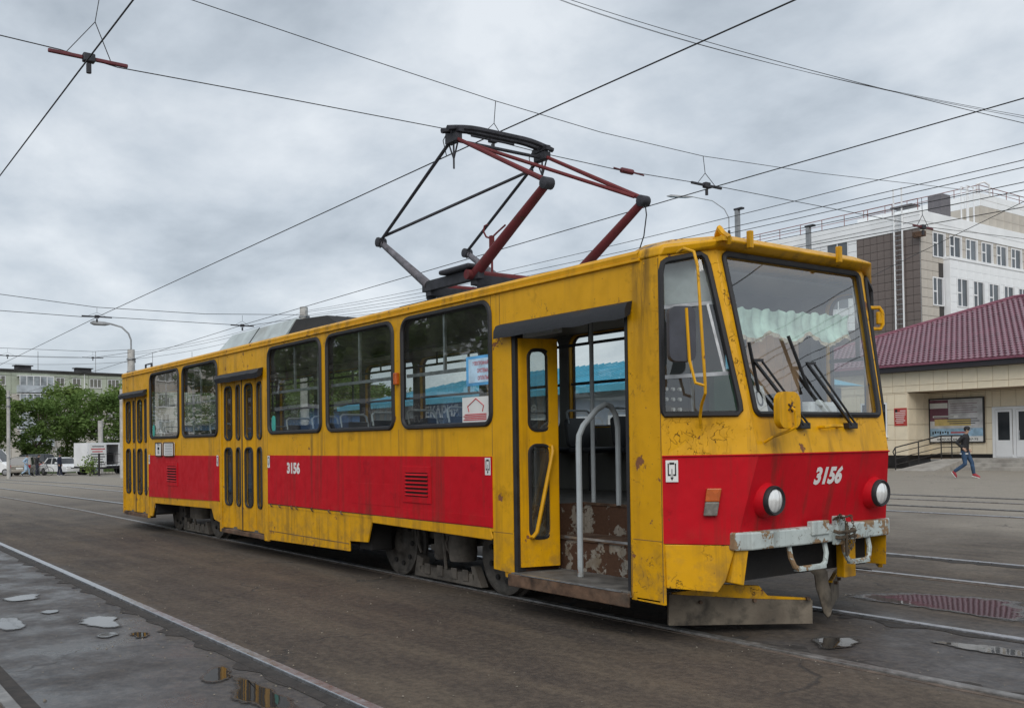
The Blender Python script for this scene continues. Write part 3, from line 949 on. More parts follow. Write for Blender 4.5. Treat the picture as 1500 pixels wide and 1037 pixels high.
def front():
    for sg in (-1, 1):
        A = lambda z: Vector((7.2, sg * 1.25, z))
        Rf, Rw, Rt = Vector((7.645, sg * .77, 1.315)), Vector((7.575, sg * .785, 1.585)), Vector((7.375, sg * .865, 2.77))
        Rb = Vector((7.53, sg * .885, .70))
        nrm = Vector((-.035, -sg * .03, 0))
        # upper corner panel with the cab side window
        f1 = bil(A(1.31), Rf, Rt, A(2.71))
        zz = lambda z: (z - 1.31) / 1.40
        hole = [(.035 + .0, zz(1.60)), (.86, zz(1.585)), (.90, zz(1.61)), (.905, zz(1.66)), (.82, zz(2.60)), (.79, zz(2.655)), (.72, zz(2.68)), (.14, zz(2.665)), (.07, zz(2.65)), (.03, zz(2.59)), (.015, zz(1.67)), (.02, zz(1.62))]
        MB().panel(rect(0, 1, 0, 1), [hole], f1, nrm).build('corner_panel', 'yellow_paint', T)
        w = MB().tube([f1(*q) - nrm * .15 for q in hole], .021, 6, closed=True).build('cab_window', 'rubber', T, smooth=True)
        MB().panel(hole, [], lambda s, t: f1(s, t) + nrm * .5).build('pane', 'tram_glass', w)
        off = nrm * .6
        bl = [(.06, zz(2.37)), (.84, zz(2.37)), (.80, zz(2.62)), (.74, zz(2.66)), (.14, zz(2.65)), (.06, zz(2.60))]
        MB().panel(bl, [], lambda s, t: f1(s, t) + nrm * 2.2).build('pane_reflection', 'reflection_grey', w)  # added pale panel, stands in for the reflection in the upper pane
        g = MB()
        for z in (1.86, 2.345): g.bar(f1(.03, zz(z)) + off, f1(.88 if z < 2 else .86, zz(z)) + off, .016, .026)
        g.bar(f1(.40, zz(1.865)) + off, f1(.40, zz(2.34)) + off, .016, .018, (1, 1, 0))
        g.bar(f1(.80, zz(1.865)) + off, f1(.72, zz(2.34)) + off, .016, .018, (1, 1, 0))
        g.build('glazing_bar', 'alu', w)
        # red corner below
        f2 = bil(A(.71), Rb, Rf, A(1.31))
        MB().panel(rect(0, 1, 0, 1), [], f2, nrm).build('corner_panel', 'red_paint', T)
        FR[sg] = (f1, f2, zz)
    L, Rr = -1, 1
    q = lambda x, y, z: Vector((x, y, z))
    # front panel around the windscreen
    f3 = bil(q(7.645, -.77, 1.315), q(7.645, .77, 1.315), q(7.375, .865, 2.77), q(7.375, -.865, 2.77))
    zf = lambda z: (z - 1.315) / 1.455
    hole = rrect(.035, .965, zf(1.595), zf(2.735), .03, 4)
    MB().panel(rect(0, 1, 0, 1), [hole], f3, (-.045, 0, 0)).build('front_panel', 'yellow_paint', T)
    w = MB().tube([f3(*p) + Vector((.004, 0, 0)) for p in hole], .022, 6, closed=True).build('windscreen', 'rubber', T, smooth=True)
    MB().panel(hole, [], lambda s, t: f3(s, t) + Vector((-.014, 0, -.003))).build('pane', 'windscreen_glass', w)
    # red nose
    f4 = bil(q(7.53, -.885, .70), q(7.53, .885, .70), q(7.645, .77, 1.315), q(7.645, -.77, 1.315))
    MB().panel(rect(0, 1, 0, 1), [], f4, (-.04, 0, 0)).build('front_panel', 'red_paint', T)
    FR['f3'], FR['f4'], FR['zf'] = f3, f4, zf
    # colour-break welt at the fold
    MB().tube([(7.203, -1.254, 1.312), (7.650, -.772, 1.316), (7.650, .772, 1.316), (7.203, 1.254, 1.312)], .006, 5).build('fold_welt', 'red_paint', T)
    # yellow corner skirts under the red
    for sg in (-1, 1):
        f5 = bil(Vector((7.205, sg * 1.243, .33)), Vector((7.52, sg * .885, .33)), Vector((7.52, sg * .885, .705)), Vector((7.205, sg * 1.243, .705)))
        zt = lambda z: (z - .33) / .375
        MB().panel([(.02, zt(.405)), (.75, zt(.375)), (.86, zt(.45)), (1.02, zt(.695)), (.0, zt(.705))], [], f5, (-.03, -sg * .02, 0)).build('corner_skirt', 'yellow_paint', T, bevel=.006)
        MB().panel([(.93, zt(.44)), (1.12, zt(.42)), (1.2, zt(.69)), (1.02, zt(.69))], [], f5, (-.2, -sg * .02, 0)).build('corner_skirt', 'yellow_paint', T, bevel=.006)
        MB().box(6.93, 7.16, sg * 1.249 - .001, sg * 1.249 + .001, .30, .31).build('seam', 'rust_iron', T)
    # front number and headlights
    n4 = lambda s, t, d: f4(s, t) + Vector((.98, 0, -.18)).normalized() * d
    tt = lambda z: (z - .70) / .615
    o = n4((-.125 + .80) / 1.6, tt(1.085), .004)
    text('fleet_number', '3156', 'letter_white', T, o, (0, 1, 0), f4(.5, 1) - f4(.5, 0), .135, .335, bold=.05, shear=.2)
    for y in (-.633, .633):
        c = Vector((7.655, y, .996))
        h = MB().lathe([(.130, -.10), (.122, -.05), (.108, -.02), (.104, -.01)], c, (1, 0, -.03), 28).build('headlight', 'red_paint', T, smooth=True)
        MB().lathe([(.098, -.03), (.104, -.015), (.104, .012), (.096, .026), (.083, .022), (.081, .012)], c, (1, 0, -.03), 28, cap=False).build('headlight_ring', 'rubber', h, smooth=True)
        MB().lathe([(.083, .011), (.066, .022), (.038, .030), (.001, .034)], c, (1, 0, -.03), 28).build('headlight_lens', 'lamp_glass', h, smooth=True)
    # turn lamp on each corner
    for sg in (-1, 1):
        f2 = FR[sg][1]
        n = Vector((.75, sg * .66, 0))
        tz = lambda z: (z - .71) / .6
        ux = (f2(.7, .5) - f2(.4, .5)).normalized()
        for z0, z1, mt in ((1.0, 1.09, 'orange_lens'), (.905, .998, 'smoke_lens')):
            p = lambda s, z, d: f2(s, tz(z)) + n * d
            b = [p(.50, z0, 0), p(.67, z0, 0), p(.67, z0, .035), p(.50, z0, .035)]
            u = [p(.50, z1, 0), p(.67, z1, 0), p(.67, z1, .035), p(.50, z1, .035)]
            MB().hexa(b, u).build('turn_lamp', mt, T, bevel=.006)
    pictogram(7.215, 1.135, True, w=.085, h=.15)
    # small grab handle on the front
    MB().tube([(7.58, -.06, 1.50), (7.66, -.05, 1.505), (7.67, .05, 1.512), (7.665, .15, 1.512), (7.585, .16, 1.50)], .012, 6).build('grab_handle', 'yellow_paint', T, smooth=True)


front()


def front_gear():
    # bumper bar
    m = MB()
    xs = [(-.915, 7.515), (-.80, 7.575), (-.3, 7.60), (.3, 7.60), (.80, 7.575), (.915, 7.515)]
    vs = []
    for y, x in xs: vs += [(x - .055, y, .662), (x + .035, y, .662), (x + .035, y, .785), (x - .055, y, .785)]
    fs = [(0, 1, 2, 3), (20, 23, 22, 21)]
    for i in range(5):
        for k in range(4): fs.append((i * 4 + k, i * 4 + (k + 1) % 4, i * 4 + 4 + (k + 1) % 4, i * 4 + 4 + k))
    b = m.add(vs, fs).build('bumper', 'bumper_paint', T, bevel=.012)
    MB().obox((7.625, -.10, .775), (.05, .20, .10)).build('bumper_plate', 'bumper_paint', b, bevel=.006)
    MB().obox((7.645, .115, .745), (.04, .12, .21)).build('bumper_plate', 'bumper_paint', b, bevel=.006)
    # coupling pin frame and chains
    MB().tube([(7.67, .02, .745), (7.71, .03, .735), (7.71, .22, .74), (7.67, .23, .745)], .013, 6).build('coupling', 'chain', b, smooth=True)
    MB().tube([(7.67, .04, .70), (7.70, .05, .695), (7.70, .24, .70), (7.67, .25, .70)], .013, 6).build('coupling', 'chain', b, smooth=True)
    MB().cyl((7.70, .13, .80), (7.70, .13, .56), .012).build('coupling_pin', 'chain', b, smooth=True)

    def chain(pts, n):
        L = MB()
        P = [Vector(p) for p in pts]
        for i in range(n):
            u = (i + .5) / n * (len(P) - 1); k = min(int(u), len(P) - 2); c = P[k].lerp(P[k + 1], u - k)
            d = (P[k + 1] - P[k]).normalized(); s = d.orthogonal().normalized()
            if i % 2: s = d.cross(s)
            L.tube([c + d * (.014 * math.cos(a)) + s * (.0085 * math.sin(a)) for a in [j * math.pi / 4 for j in range(8)]], .0036, 4, closed=True)
        L.build('chain', 'chain', b)
    chain([(7.68, .0, .83), (7.70, .06, .86), (7.71, .12, .80), (7.71, .15, .72), (7.70, .17, .62), (7.69, .15, .56)], 22)
    chain([(7.69, .20, .85), (7.71, .21, .76), (7.70, .23, .68), (7.69, .20, .60)], 14)
    chain([(7.68, .0, .83), (7.69, .10, .84), (7.69, .20, .85)], 10)
    # step loops under the bumper
    for a, bb in ((-.39, .02), (.24, .56)):
        s = MB().tube([(7.58, a, .68), (7.60, a, .58), (7.61, a + .03, .515), (7.61, a + .07, .495), (7.61, bb - .07, .495), (7.61, bb - .03, .515), (7.60, bb, .58), (7.58, bb, .68)], .019, 8).build('step_loop', 'bumper_paint', b, smooth=True)
        MB().box(7.585, 7.64, a + .05, bb - .05, .478, .505).build('tread', 'bumper_paint', s, bevel=.004)
    MB().box(7.45, 7.52, .35, .50, .36, .68).build('tow_post', 'yellow_plain', T, bevel=.006)
    # lifeguard board
    for sg in (1, -1):
        fb = lambda u, z: Vector((7.52 - .57 * u + .02 * z, .06 - sg * 1.02 * u, z))
        B = MB().panel([(.06 if sg > 0 else .5, .05), (1.0, .075), (1.0, .305), (.55, .26), (.06 if sg > 0 else .5, .225)], [], fb, (-.03, .015 * sg, 0)).build('lifeguard_board', 'board_grey', T, bevel=.004)
        MB().panel(([(.08, .226), (.45, .250), (.98, .303), (.98, .315), (.86, .33), (.80, .375), (.42, .345), (.36, .268), (.08, .240)] if sg > 0 else [(.55, .262), (.98, .303), (.98, .315), (.55, .28)]), [], lambda u, z: fb(u, z) + Vector((.006, 0, 0)), (-.03, .015 * sg, 0)).build('board_top', 'yellow_paint', B, bevel=.003)
        for u in ((.1, .45, .8) if sg > 0 else (.7, .9)):
            MB().cyl(fb(u, .24) , fb(u, .24) + Vector((.025, -.012 * sg, 0)), .013, n=8).build('bolt', 'rust_iron', B)
    # torn rubber flap
    pts = [(-.02, .46), (.05, .40), (.08, .30), (.15, .22), (.20, .10), (.215, .07)]
    vs = []
    for i, (y, z) in enumerate(pts):
        w = (.09, .14, .16, .15, .09, .015)[i]
        vs += [(7.46 + .02 * math.sin(i * 1.3), y, z), (7.47 + .03 * math.cos(i), y + w, z + .02)]
    fs = [(2 * i, 2 * i + 1, 2 * i + 3, 2 * i + 2) for i in range(5)]
    o = MB().add(vs, fs).build('rubber_flap', 'board_grey', T, smooth=True)
    md = o.modifiers.new('thick', 'SOLIDIFY'); md.thickness = .012
    # mirrors
    mb = MB().tube([(7.33, -1.20, 2.71), (7.42, -1.23, 2.72), (7.52, -1.24, 2.68), (7.55, -1.24, 2.58), (7.575, -1.235, 2.1), (7.59, -1.23, 1.80), (7.585, -1.225, 1.73), (7.49, -1.16, 1.66), (7.43, -1.11, 1.58), (7.42, -1.09, 1.50)], .0105, 7).build('mirror_bracket', 'yellow_paint', T, smooth=True)
    MB().tube([(7.50, -1.30, 2.30), (7.52, -1.30, 1.95), (7.55, -1.28, 1.80), (7.587, -1.23, 1.78)], .011, 6).build('mirror_arm', 'yellow_paint', mb, smooth=True)
    c = Vector((7.46, -1.31, 2.13)); ax = Vector((.86, -.5, 0)).normalized(); sd = Vector((.5, .86, 0)).normalized()
    lp = rrect(-.09, .09, -.185, .185, .05, 5)
    MB().panel(lp, [], lambda a, z: c + sd * a + Vector((0, 0, z)) + ax * .03, -ax * .075).build('mirror_case', 'mirror_case', mb, bevel=.018, seg=3, smooth=True)
    # yellow rear-side of the front mirror
    c2 = Vector((7.83, -.66, 1.615))
    v = MB().panel(rrect(-.115, .115, -.125, .125, .07, 6), [], lambda a, z: c2 + Vector((-.25 * 0, a * .98, z)) + Vector((0, 0, 0)), (-.05, 0, 0)).build('front_mirror', 'yellow_paint', T, bevel=.022, seg=3, smooth=True)
    MB().tube([(7.84, -.655, 1.63), (7.865, -.655, 1.61), (7.86, -.64, 1.50), (7.80, -.66, 1.47), (7.72, -.70, 1.44), (7.64, -.70, 1.40)], .010, 6).build('mirror_arm', 'yellow_paint', v, smooth=True)
    st = MB()
    for k in range(5):
        a = k * 2 * math.pi / 5
        st.bar((7.835, -.655, 1.635), (7.835, -.655 + .035 * math.cos(a), 1.635 + .035 * math.sin(a)), .008, .012, (1, 0, 0))
    st.build('mirror_clamp', 'rust_iron', v)
    # far mirror
    fm = MB().tube([(7.40, .93, 2.47), (7.45, .99, 2.47), (7.46, 1.01, 2.44), (7.46, 1.02, 2.34), (7.45, 1.0, 2.30), (7.40, .95, 2.30)], .016, 6).build('side_mirror', 'yellow_paint', T, smooth=True)
    MB().obox((7.45, 1.0, 2.385), (.03, .09, .10)).build('mirror_case', 'yellow_paint', fm, bevel=.01)
    # wipers
    f3, zf = FR['f3'], FR['zf']
    def on(y, z, d=.03):
        hw = .77 + (z - 1.315) / 1.455 * .095
        return f3((y + hw) / (2 * hw), zf(z)) + Vector((d, 0, 0))
    for y0, y1 in ((-.26, -.72), (.31, -.13)):
        w = MB().box(7.60, 7.66, y0 - .06, y0 + .05, 1.49, 1.535).build('wiper', 'black_plastic', T, bevel=.006)
        MB().bar(on(y0 - .03, 1.52, .05), on(y1, 1.965, .055), .016, .020, (1, 0, 0)).build('wiper_arm', 'black_plastic', w)
        MB().bar(on(y0 + .03, 1.52, .05), on(y1 + .08, 1.97, .055), .010, .014, (1, 0, 0)).build('wiper_arm', 'black_plastic', w)
        MB().bar(on(y1 - .01, 1.968, .056), on(y1 + .09, 1.972, .056), .020, .018, (1, 0, 0)).build('wiper_arm', 'black_plastic', w)
        b0, b1, zt_ = (-.70, -.69, 2.10) if y0 < 0 else (-.25, -.12, 2.17)
        MB().bar(on(b0, zt_, .02), on(b1, 1.76, .024), .012, .022, (1, 0, 0)).build('wiper_blade', 'rubber', w)


front_gear()


# ---- doors
def leaf(p0, p1, z0, z1, parent, name='door_leaf', handle=False):
    """one folding leaf between two plan points with an upper and a lower pane"""
    p0 = Vector((p0[0], p0[1], 0)); p1 = Vector((p1[0], p1[1], 0))
    L = (p1 - p0).length; d = (p1 - p0) / L
    n = Vector((d.y, -d.x, 0))
    fn = lambda s, z: p0 + d * s + Vector((0, 0, z))
    m = .085
    h1 = rrect(m, L - m, 1.52, z1 - .09, .07, 5); h2 = rrect(m, L - m, .62, 1.40, .07, 5)
    o = MB().panel(rect(.003, L - .003, z0, z1), [h1, h2], fn, -n * .03).build(name, 'yellow_plain', parent)
    for h in (h1, h2):
        w = MB().tube([fn(*q) + n * .002 for q in h], .016, 5, closed=True).build('pane_seal', 'rubber', o, smooth=True)
        MB().panel(h, [], lambda s, z: fn(s, z) - n * .014).build('pane', 'tram_glass', o)
    return o


def doors():
    z0, z1 = .29, 2.34
    for X0, X1, zb in ((-6.43, -5.0, .30), (-1.42, .08, .30)):
        w = (X1 - X0) / 4; dp = .045
        yo, yi = YS + .012, YS + .012 + dp
        xs = [X0 + w * i for i in range(5)]; ys = [yo, yi, yo, yi, yo]
        for i in range(4):
            leaf((xs[i] + .004, ys[i]), (xs[i + 1] - .004, ys[i + 1]), zb, z1, T)
        MB().box(xs[2] - .012, xs[2] + .012, yo - .004, yo + .02, zb, z1).build('door_seal', 'rubber', T)
        MB().box(X0 - .005, X1 + .005, YS - .01, YS + .14, zb - .07, zb - .015).build('door_sill', 'rust_iron', T, bevel=.006)
    # open front door: leaves folded inwards against the rear jamb and the front jamb
    leaf((5.525, YS + .03), (5.60, -.865), .385, 2.29, T)
    leaf((5.59, -.875), (5.49, -1.215), .385, 2.29, T)
    leaf((6.80, -.875), (6.83, -1.22), .385, 2.29, T)
    d = Vector((.075, .355, 0)).normalized(); n = Vector((d.y, -d.x, 0)); p0 = Vector((5.525, YS + .03, 0))
    f = lambda s, z, k=.0: p0 + d * s + n * k + Vector((0, 0, z))
    MB().tube([f(.27, 1.39, 0), f(.28, 1.385, .04), f(.275, 1.34, .055), f(.12, .68, .055), f(.09, .64, .045), f(.085, .63, 0)], .017, 7).build('grab_bar', 'yellow_plain', T, smooth=True)
    # black jamb seals of the open door
    MB().box(5.456, 5.505, YS + .005, YS + .09, .35, 2.335).build('door_seal', 'rubber', T)
    MB().box(6.845, 6.874, YS - .006, YS + .10, .32, 2.335).build('door_seal', 'rubber', T)
    # awnings: black canvas hoods
    for a, b, z, drop, out in ((5.31, 6.93, 2.425, .13, .075), (-1.46, .11, 2.43, .13, .085), (-6.50, -4.97, 2.42, .12, .085)):
        seg = 14; vs = []; fs = []
        rr = random.Random(int(a * 10))
        for i in range(seg + 1):
            x = a + (b - a) * i / seg
            j = rr.uniform(-.006, .006)
            vs += [(x, YS - .003, z), (x, YS - out * .7, z - .02 + j), (x, YS - out, z - drop * .5 + j), (x, YS - out * (1.05 if a > 0 and b > 1 else .8), z - drop + j), (x, YS - .025, z - drop + .03)]
        for i in range(seg):
            for k in range(4): fs.append((i * 5 + k, i * 5 + k + 1, i * 5 + k + 6, i * 5 + k + 5))
        fs += [(0, 1, 2, 3, 4), tuple(seg * 5 + k for k in (4, 3, 2, 1, 0))]
        MB().add(vs, fs).build('door_awning', 'canvas', T, smooth=True)
    # entrance steps of the front door
    MB().box(5.46, 6.87, YS - .035, -.80, .300, .345).build('door_step', 'floor_rubber', T, bevel=.004)
    MB().box(5.44, 6.895, YS - .055, YS - .034, .235, .335).build('step_edge', 'rust_iron', T, bevel=.006)
    MB().box(5.62, 6.82, YS - .058, YS - .03, .338, .346).build('step_nosing', 'alu', T)
    MB().box(5.52, 6.87, -.80, -.775, .345, .595).build('step_riser', 'step_paint', T)
    MB().box(5.52, 6.87, -.815, -.50, .595, .625).build('door_step', 'rust_iron', T, bevel=.004)
    MB().box(5.60, 6.86, -.818, -.812, .61, .628).build('step_nosing', 'alu', T)
    MB().box(5.46, 6.87, -.50, -.475, .625, .872).build('step_riser', 'step_paint', T)
    MB().box(5.46, 6.87, -.51, -.47, .872, .892).build('step_nosing', 'rust_iron', T)
    MB().box(5.456, 5.50, YS + .06, -.47, .345, .89).build('stair_cheek', 'step_paint', T)
    MB().box(6.855, 6.90, YS + .06, -.47, .345, .89).build('stair_cheek', 'step_paint', T)
    # divider rail in the doorway
    MB().tube([(6.04, -1.02, .345), (6.04, -1.02, .9), (6.04, -1.02, 1.40), (6.035, -1.01, 1.47), (6.03, -.96, 1.55), (6.01, -.80, 1.68), (6.0, -.70, 1.725), (5.99, -.62, 1.71), (5.97, -.55, 1.64), (5.96, -.52, 1.54), (5.95, -.51, 1.44), (5.95, -.51, .885)], .024, 9).build('divider_rail', 'grey_tube', T, smooth=True)
    for y, x in ((-.45, 5.56),):
        MB().cyl((x, y, .89), (x, y, 2.58), .02, n=9).build('pole', 'grey_tube', T, smooth=True)


doors()


# ---- inside
def inside():
    fl = MB().panel([(-6.5, -1.19), (-6.45, -1.19), (-6.45, -.5), (-4.98, -.5), (-4.98, -1.19), (-1.44, -1.19), (-1.44, -.5), (.1, -.5), (.1, -1.19), (5.455, -1.19), (5.455, -.475), (6.88, -.475), (6.88, -1.19), (7.15, -1.19), (7.15, 1.19), (-6.5, 1.19)], [], lambda x, y: (x, y, .88), (0, 0, -.06))
    fl.build('floor', 'floor_rubber', T)
    MB().box(-6.5, 7.15, -1.19, 1.19, 2.66, 2.68).build('ceiling', 'interior_ceiling', T)
    for X0, X1 in ((-6.45, -4.98), (-1.44, .1)):
        MB().box(X0, X1, -.50, -.48, .32, .88).build('step_riser', 'step_paint', T)
        MB().box(X0, X1, -1.2, -.5, .28, .32).build('door_step', 'floor_rubber', T)
    # ceiling light strips and hand rails
    for x in (-5.2, -3.4, -1.6, .2, 2.0, 3.8, 5.6):
        MB().box(x - .3, x + .3, .30, .42, 2.57, 2.64).build('ceiling_light', 'white_paint', T)
    for y in (-.62, .62):
        MB().tube([(-6.2, y, 2.45), (6.6, y, 2.45)], .016, 6).build('hand_rail', 'dark_frame', T, smooth=True)
    for x in (-4.5, -2.3, .4, 2.4, 4.4):
        MB().cyl((x, -.62, .88), (x, -.62, 2.64), .018, n=8).build('pole', 'grey_tube', T, smooth=True)
    for x in (-4.6, -3.2, -1.7, -.2, 1.3, 2.8, 4.3, 5.8):
        MB().cyl((x, .62, 2.45), (x, .62, 2.65), .012, n=6).build('rail_hanger', 'dark_frame', T, smooth=True)
    # bench seats
    def seat(x, y):
        s = MB().box(x - .02, x + .40, y - .21, y + .21, 1.30, 1.36).box(x + .08, x + .14, y - .03, y + .03, .88, 1.30).build('seat', 'seat_vinyl', T, bevel=.02)
        MB().panel(rrect(-.2, .2, 1.36, 1.68, .06, 4), [], lambda a, z: (x - .02 - .15 * (z - 1.36), y + a, z), (-.05, 0, 0)).build('backrest', 'seat_vinyl', s, bevel=.012)
        MB().tube([(x - .06, y - .17, 1.62), (x - .10, y - .165, 1.74), (x - .105, y - .13, 1.765), (x - .105, y + .13, 1.765), (x - .10, y + .165, 1.74), (x - .06, y + .17, 1.62)], .013, 6).build('grab_handle', 'grey_tube', s, smooth=True)
        return s
    s0 = seat(0.0, 0.0)
    spots = [(x, .92) for x in (-5.9, -5.15, -4.4, -3.65, -2.9, -2.15, -1.4, -.65, .1, .85, 1.6, 2.35, 3.1, 3.85, 4.6, 5.35, 5.9)] + [(x, -.92) for x in (-4.5, -3.75, -3.0, -2.25, .55, 1.3, 2.05, 2.8, 3.55, 4.3)]
    for i, (x, y) in enumerate(spots):
        o = s0 if i == 0 else dup(s0, T)
        o.location = (x, y, 0)
    # cab bulkhead, curtain, valance, dashboard
    MB().panel([(-.35, .88), (1.19, .88), (1.19, 2.66), (-.35, 2.66)], [rrect(.15, .32, 1.45, 2.4, .03)], lambda y, z: (6.56, y, z), (-.04, 0, 0)).build('cab_bulkhead', 'interior_dark', T)
    m = MB(); vs = []; fs = []
    N = 40
    for i in range(N + 1):
        y = .34 + .72 * i / N
        vs += [(6.62 + .022 * math.sin(i * 1.05), y, 1.0), (6.62 + .018 * math.sin(i * 1.05 + .3), y, 2.5)]
    m.add(vs, [(2 * i, 2 * i + 2, 2 * i + 3, 2 * i + 1) for i in range(N)]).build('curtain', 'curtain_tan', T, smooth=True)
    MB().box(6.55, 6.60, -.62, -.36, .88, 2.66).build('cab_post', 'interior_dark', T)
    MB().box(6.57, 6.76, 1.02, 1.17, .9, 2.45).build('cab_locker', 'black_plastic', T, bevel=.01)
    # scalloped green valance across the windscreen
    f3, zf = FR['f3'], FR['zf']
    m = MB(); fr = MB(); vs = []; fs = []; N = 72; K = 5
    fv = []
    for i in range(N + 1):
        u = .05 + .87 * i / N
        sc = abs(math.sin(math.pi * (i / N * 3.0 + .12)))
        zt = 2.395 + .010 * math.sin(i * .9) - .03 * (1 - i / N); zb = 2.235 - .055 * sc + .015 * math.sin(i * .31) - .03 * (1 - i / N)
        for k in range(K + 1):
            z = zt + (zb - zt) * k / K
            p = f3(u, zf(z)) + Vector((-.09 - .010 * math.sin(i * 1.3 + k * .4) - .02 * math.sin(math.pi * k / K), 0, 0))
            vs.append(p)
        p0 = vs[-1]
        fv += [p0, p0 + Vector((0, 0, -.03 - .006 * math.sin(i * 2.1)))]
    for i in range(N):
        for k in range(K): fs.append((i * (K + 1) + k, i * (K + 1) + k + 1, (i + 1) * (K + 1) + k + 1, (i + 1) * (K + 1) + k))
    v = m.add(vs, fs).build('valance', 'valance_green', T, smooth=True)
    fr.add(fv, [(2 * i, 2 * i + 1, 2 * i + 3, 2 * i + 2) for i in range(N)]).build('fringe', 'fringe', v)
    # dashboard
    d = MB().panel([(7.02, .9), (7.56, .9), (7.56, 1.56), (7.40, 1.62), (7.22, 1.60), (7.02, 1.50)], [], lambda x, z: (x, -.62, z), (0, 1.32, 0)).build('dashboard', 'dash_white', T, bevel=.02)
    MB().box(7.15, 7.45, .08, .42, 1.60, 1.70).build('instrument_pod', 'dash_white', d, bevel=.03)
    MB().lathe([(.02, 0), (.03, .06), (.032, .10)], (7.42, .18, 1.62), (.5, -.3, .6), 14).build('camera_knob', 'dash_white', d, smooth=True)
    MB().box(7.22, 7.40, -.20, .06, 1.60, 1.76).build('cash_box', 'black_plastic', d, bevel=.03)
    # control board by the cab side window with knobs
    MB().box(6.885, 6.90, -1.19, -.47, .89, 2.66).build('cab_partition', 'interior_dark', T)
    cb = MB().box(6.901, 6.915, -1.12, -.66, 1.25, 1.88).build('switch_board', 'black_plastic', T)
    for i in range(3):
        for j in range(5):
            if (i, j) in ((2, 0), (2, 2)): continue
            MB().cyl((6.915, -1.06 + j * .07, 1.80 - i * .075), (6.935, -1.06 + j * .07, 1.80 - i * .075), .014, n=8).build('switch_knob', 'white_paint', cb, smooth=True)
    for i in range(2): MB().cyl((6.915, -1.05 + .08 * i, 1.52), (6.94, -1.05 + .08 * i, 1.52), .022, n=8).build('warning_button', 'letter_red', cb, smooth=True)
    MB().box(6.901, 6.93, -.66, -.63, .9, 1.9).build('board_edge', 'alu', cb)
    # driver seat
    ds = MB().box(6.72, 7.0, -.22, .22, 1.25, 1.35).build('driver_seat', 'dark_green', T, bevel=.03)
    MB().panel(rrect(-.24, .24, 1.3, 1.98, .08), [], lambda y, z: (6.72, y, z), (.06, 0, 0)).build('backrest', 'dark_green', ds, bevel=.02)
    # route card 10
    o = f3(.045, zf(1.61)) + Vector((-.05, 0, 0)); u = f3(.045, zf(1.80)) + Vector((-.05, 0, 0)) - o
    yy = Vector((0, 1, 0))
    c = MB().add([o, o + yy * .19, o + yy * .19 + u, o + u], [(0, 1, 2, 3)]).build('route_card', 'white_paper', T)
    text('lettering', '10', 'letter_black', c, o + yy * .03 + u * .22 + Vector((.003, 0, 0)), yy, u, .12, .13, bold=.0)
    # posters in the window next to the front door
    y = YS + .012
    p = MB().panel(rect(4.76, 5.135, 1.93, 2.19), [], lambda x, z: (x, y, z)).build('poster', 'poster_blue', T)
    MB().panel(rect(4.80, 5.115, 1.955, 2.165), [], lambda x, z: (x, y - .0015, z)).build('poster_field', 'poster_sky', p)
    for i, w in enumerate(('ЭЛЕКТРОННАЯ', 'СИСТЕМА', 'ОПЛАТЫ')):
        wd = (.24, .17, .16)[i]
        text('lettering', w, 'letter_red', p, (5.105 - wd, y - .003, 2.105 - i * .065), (1, 0, 0), (0, 0, 1), .036, wd, bold=.02)
    q = MB().panel(rect(4.69, 5.10, 1.60, 1.83), [], lambda x, z: (x, y, z)).build('poster', 'white_paper', T)
    e = MB()
    e.tube([(4.80, y - .003, 1.70), (4.78, y - .003, 1.75), (4.91, y - .003, 1.815), (5.03, y - .003, 1.75), (5.01, y - .003, 1.70)], .004, 4)
    for i in range(4): e.box(4.71 + .02 * (i % 2), 5.07, y - .004, y - .002, 1.625 + .016 * i, 1.633 + .016 * i)
    e.build('emblem', 'letter_red', q)
    for x in (-4.66, .40):
        MB().panel(rrect(x - .06, x + .06, 1.61, 1.80, .05, 4), [], lambda a, z: (a, y, z)).build('sticker', 'sticker_teal', T)
    nt = MB().panel(rect(6.05, 6.28, 1.62, 2.02), [], lambda x, z: (x, 1.17, z)).build('notice', 'white_paper', T)
    for i in range(18): MB().box(6.07, 6.26 - .03 * (i % 4 == 3), 1.1695, 1.1699, 1.64 + i * .02, 1.647 + i * .02).build('print_line', 'dark_frame', nt)


inside()


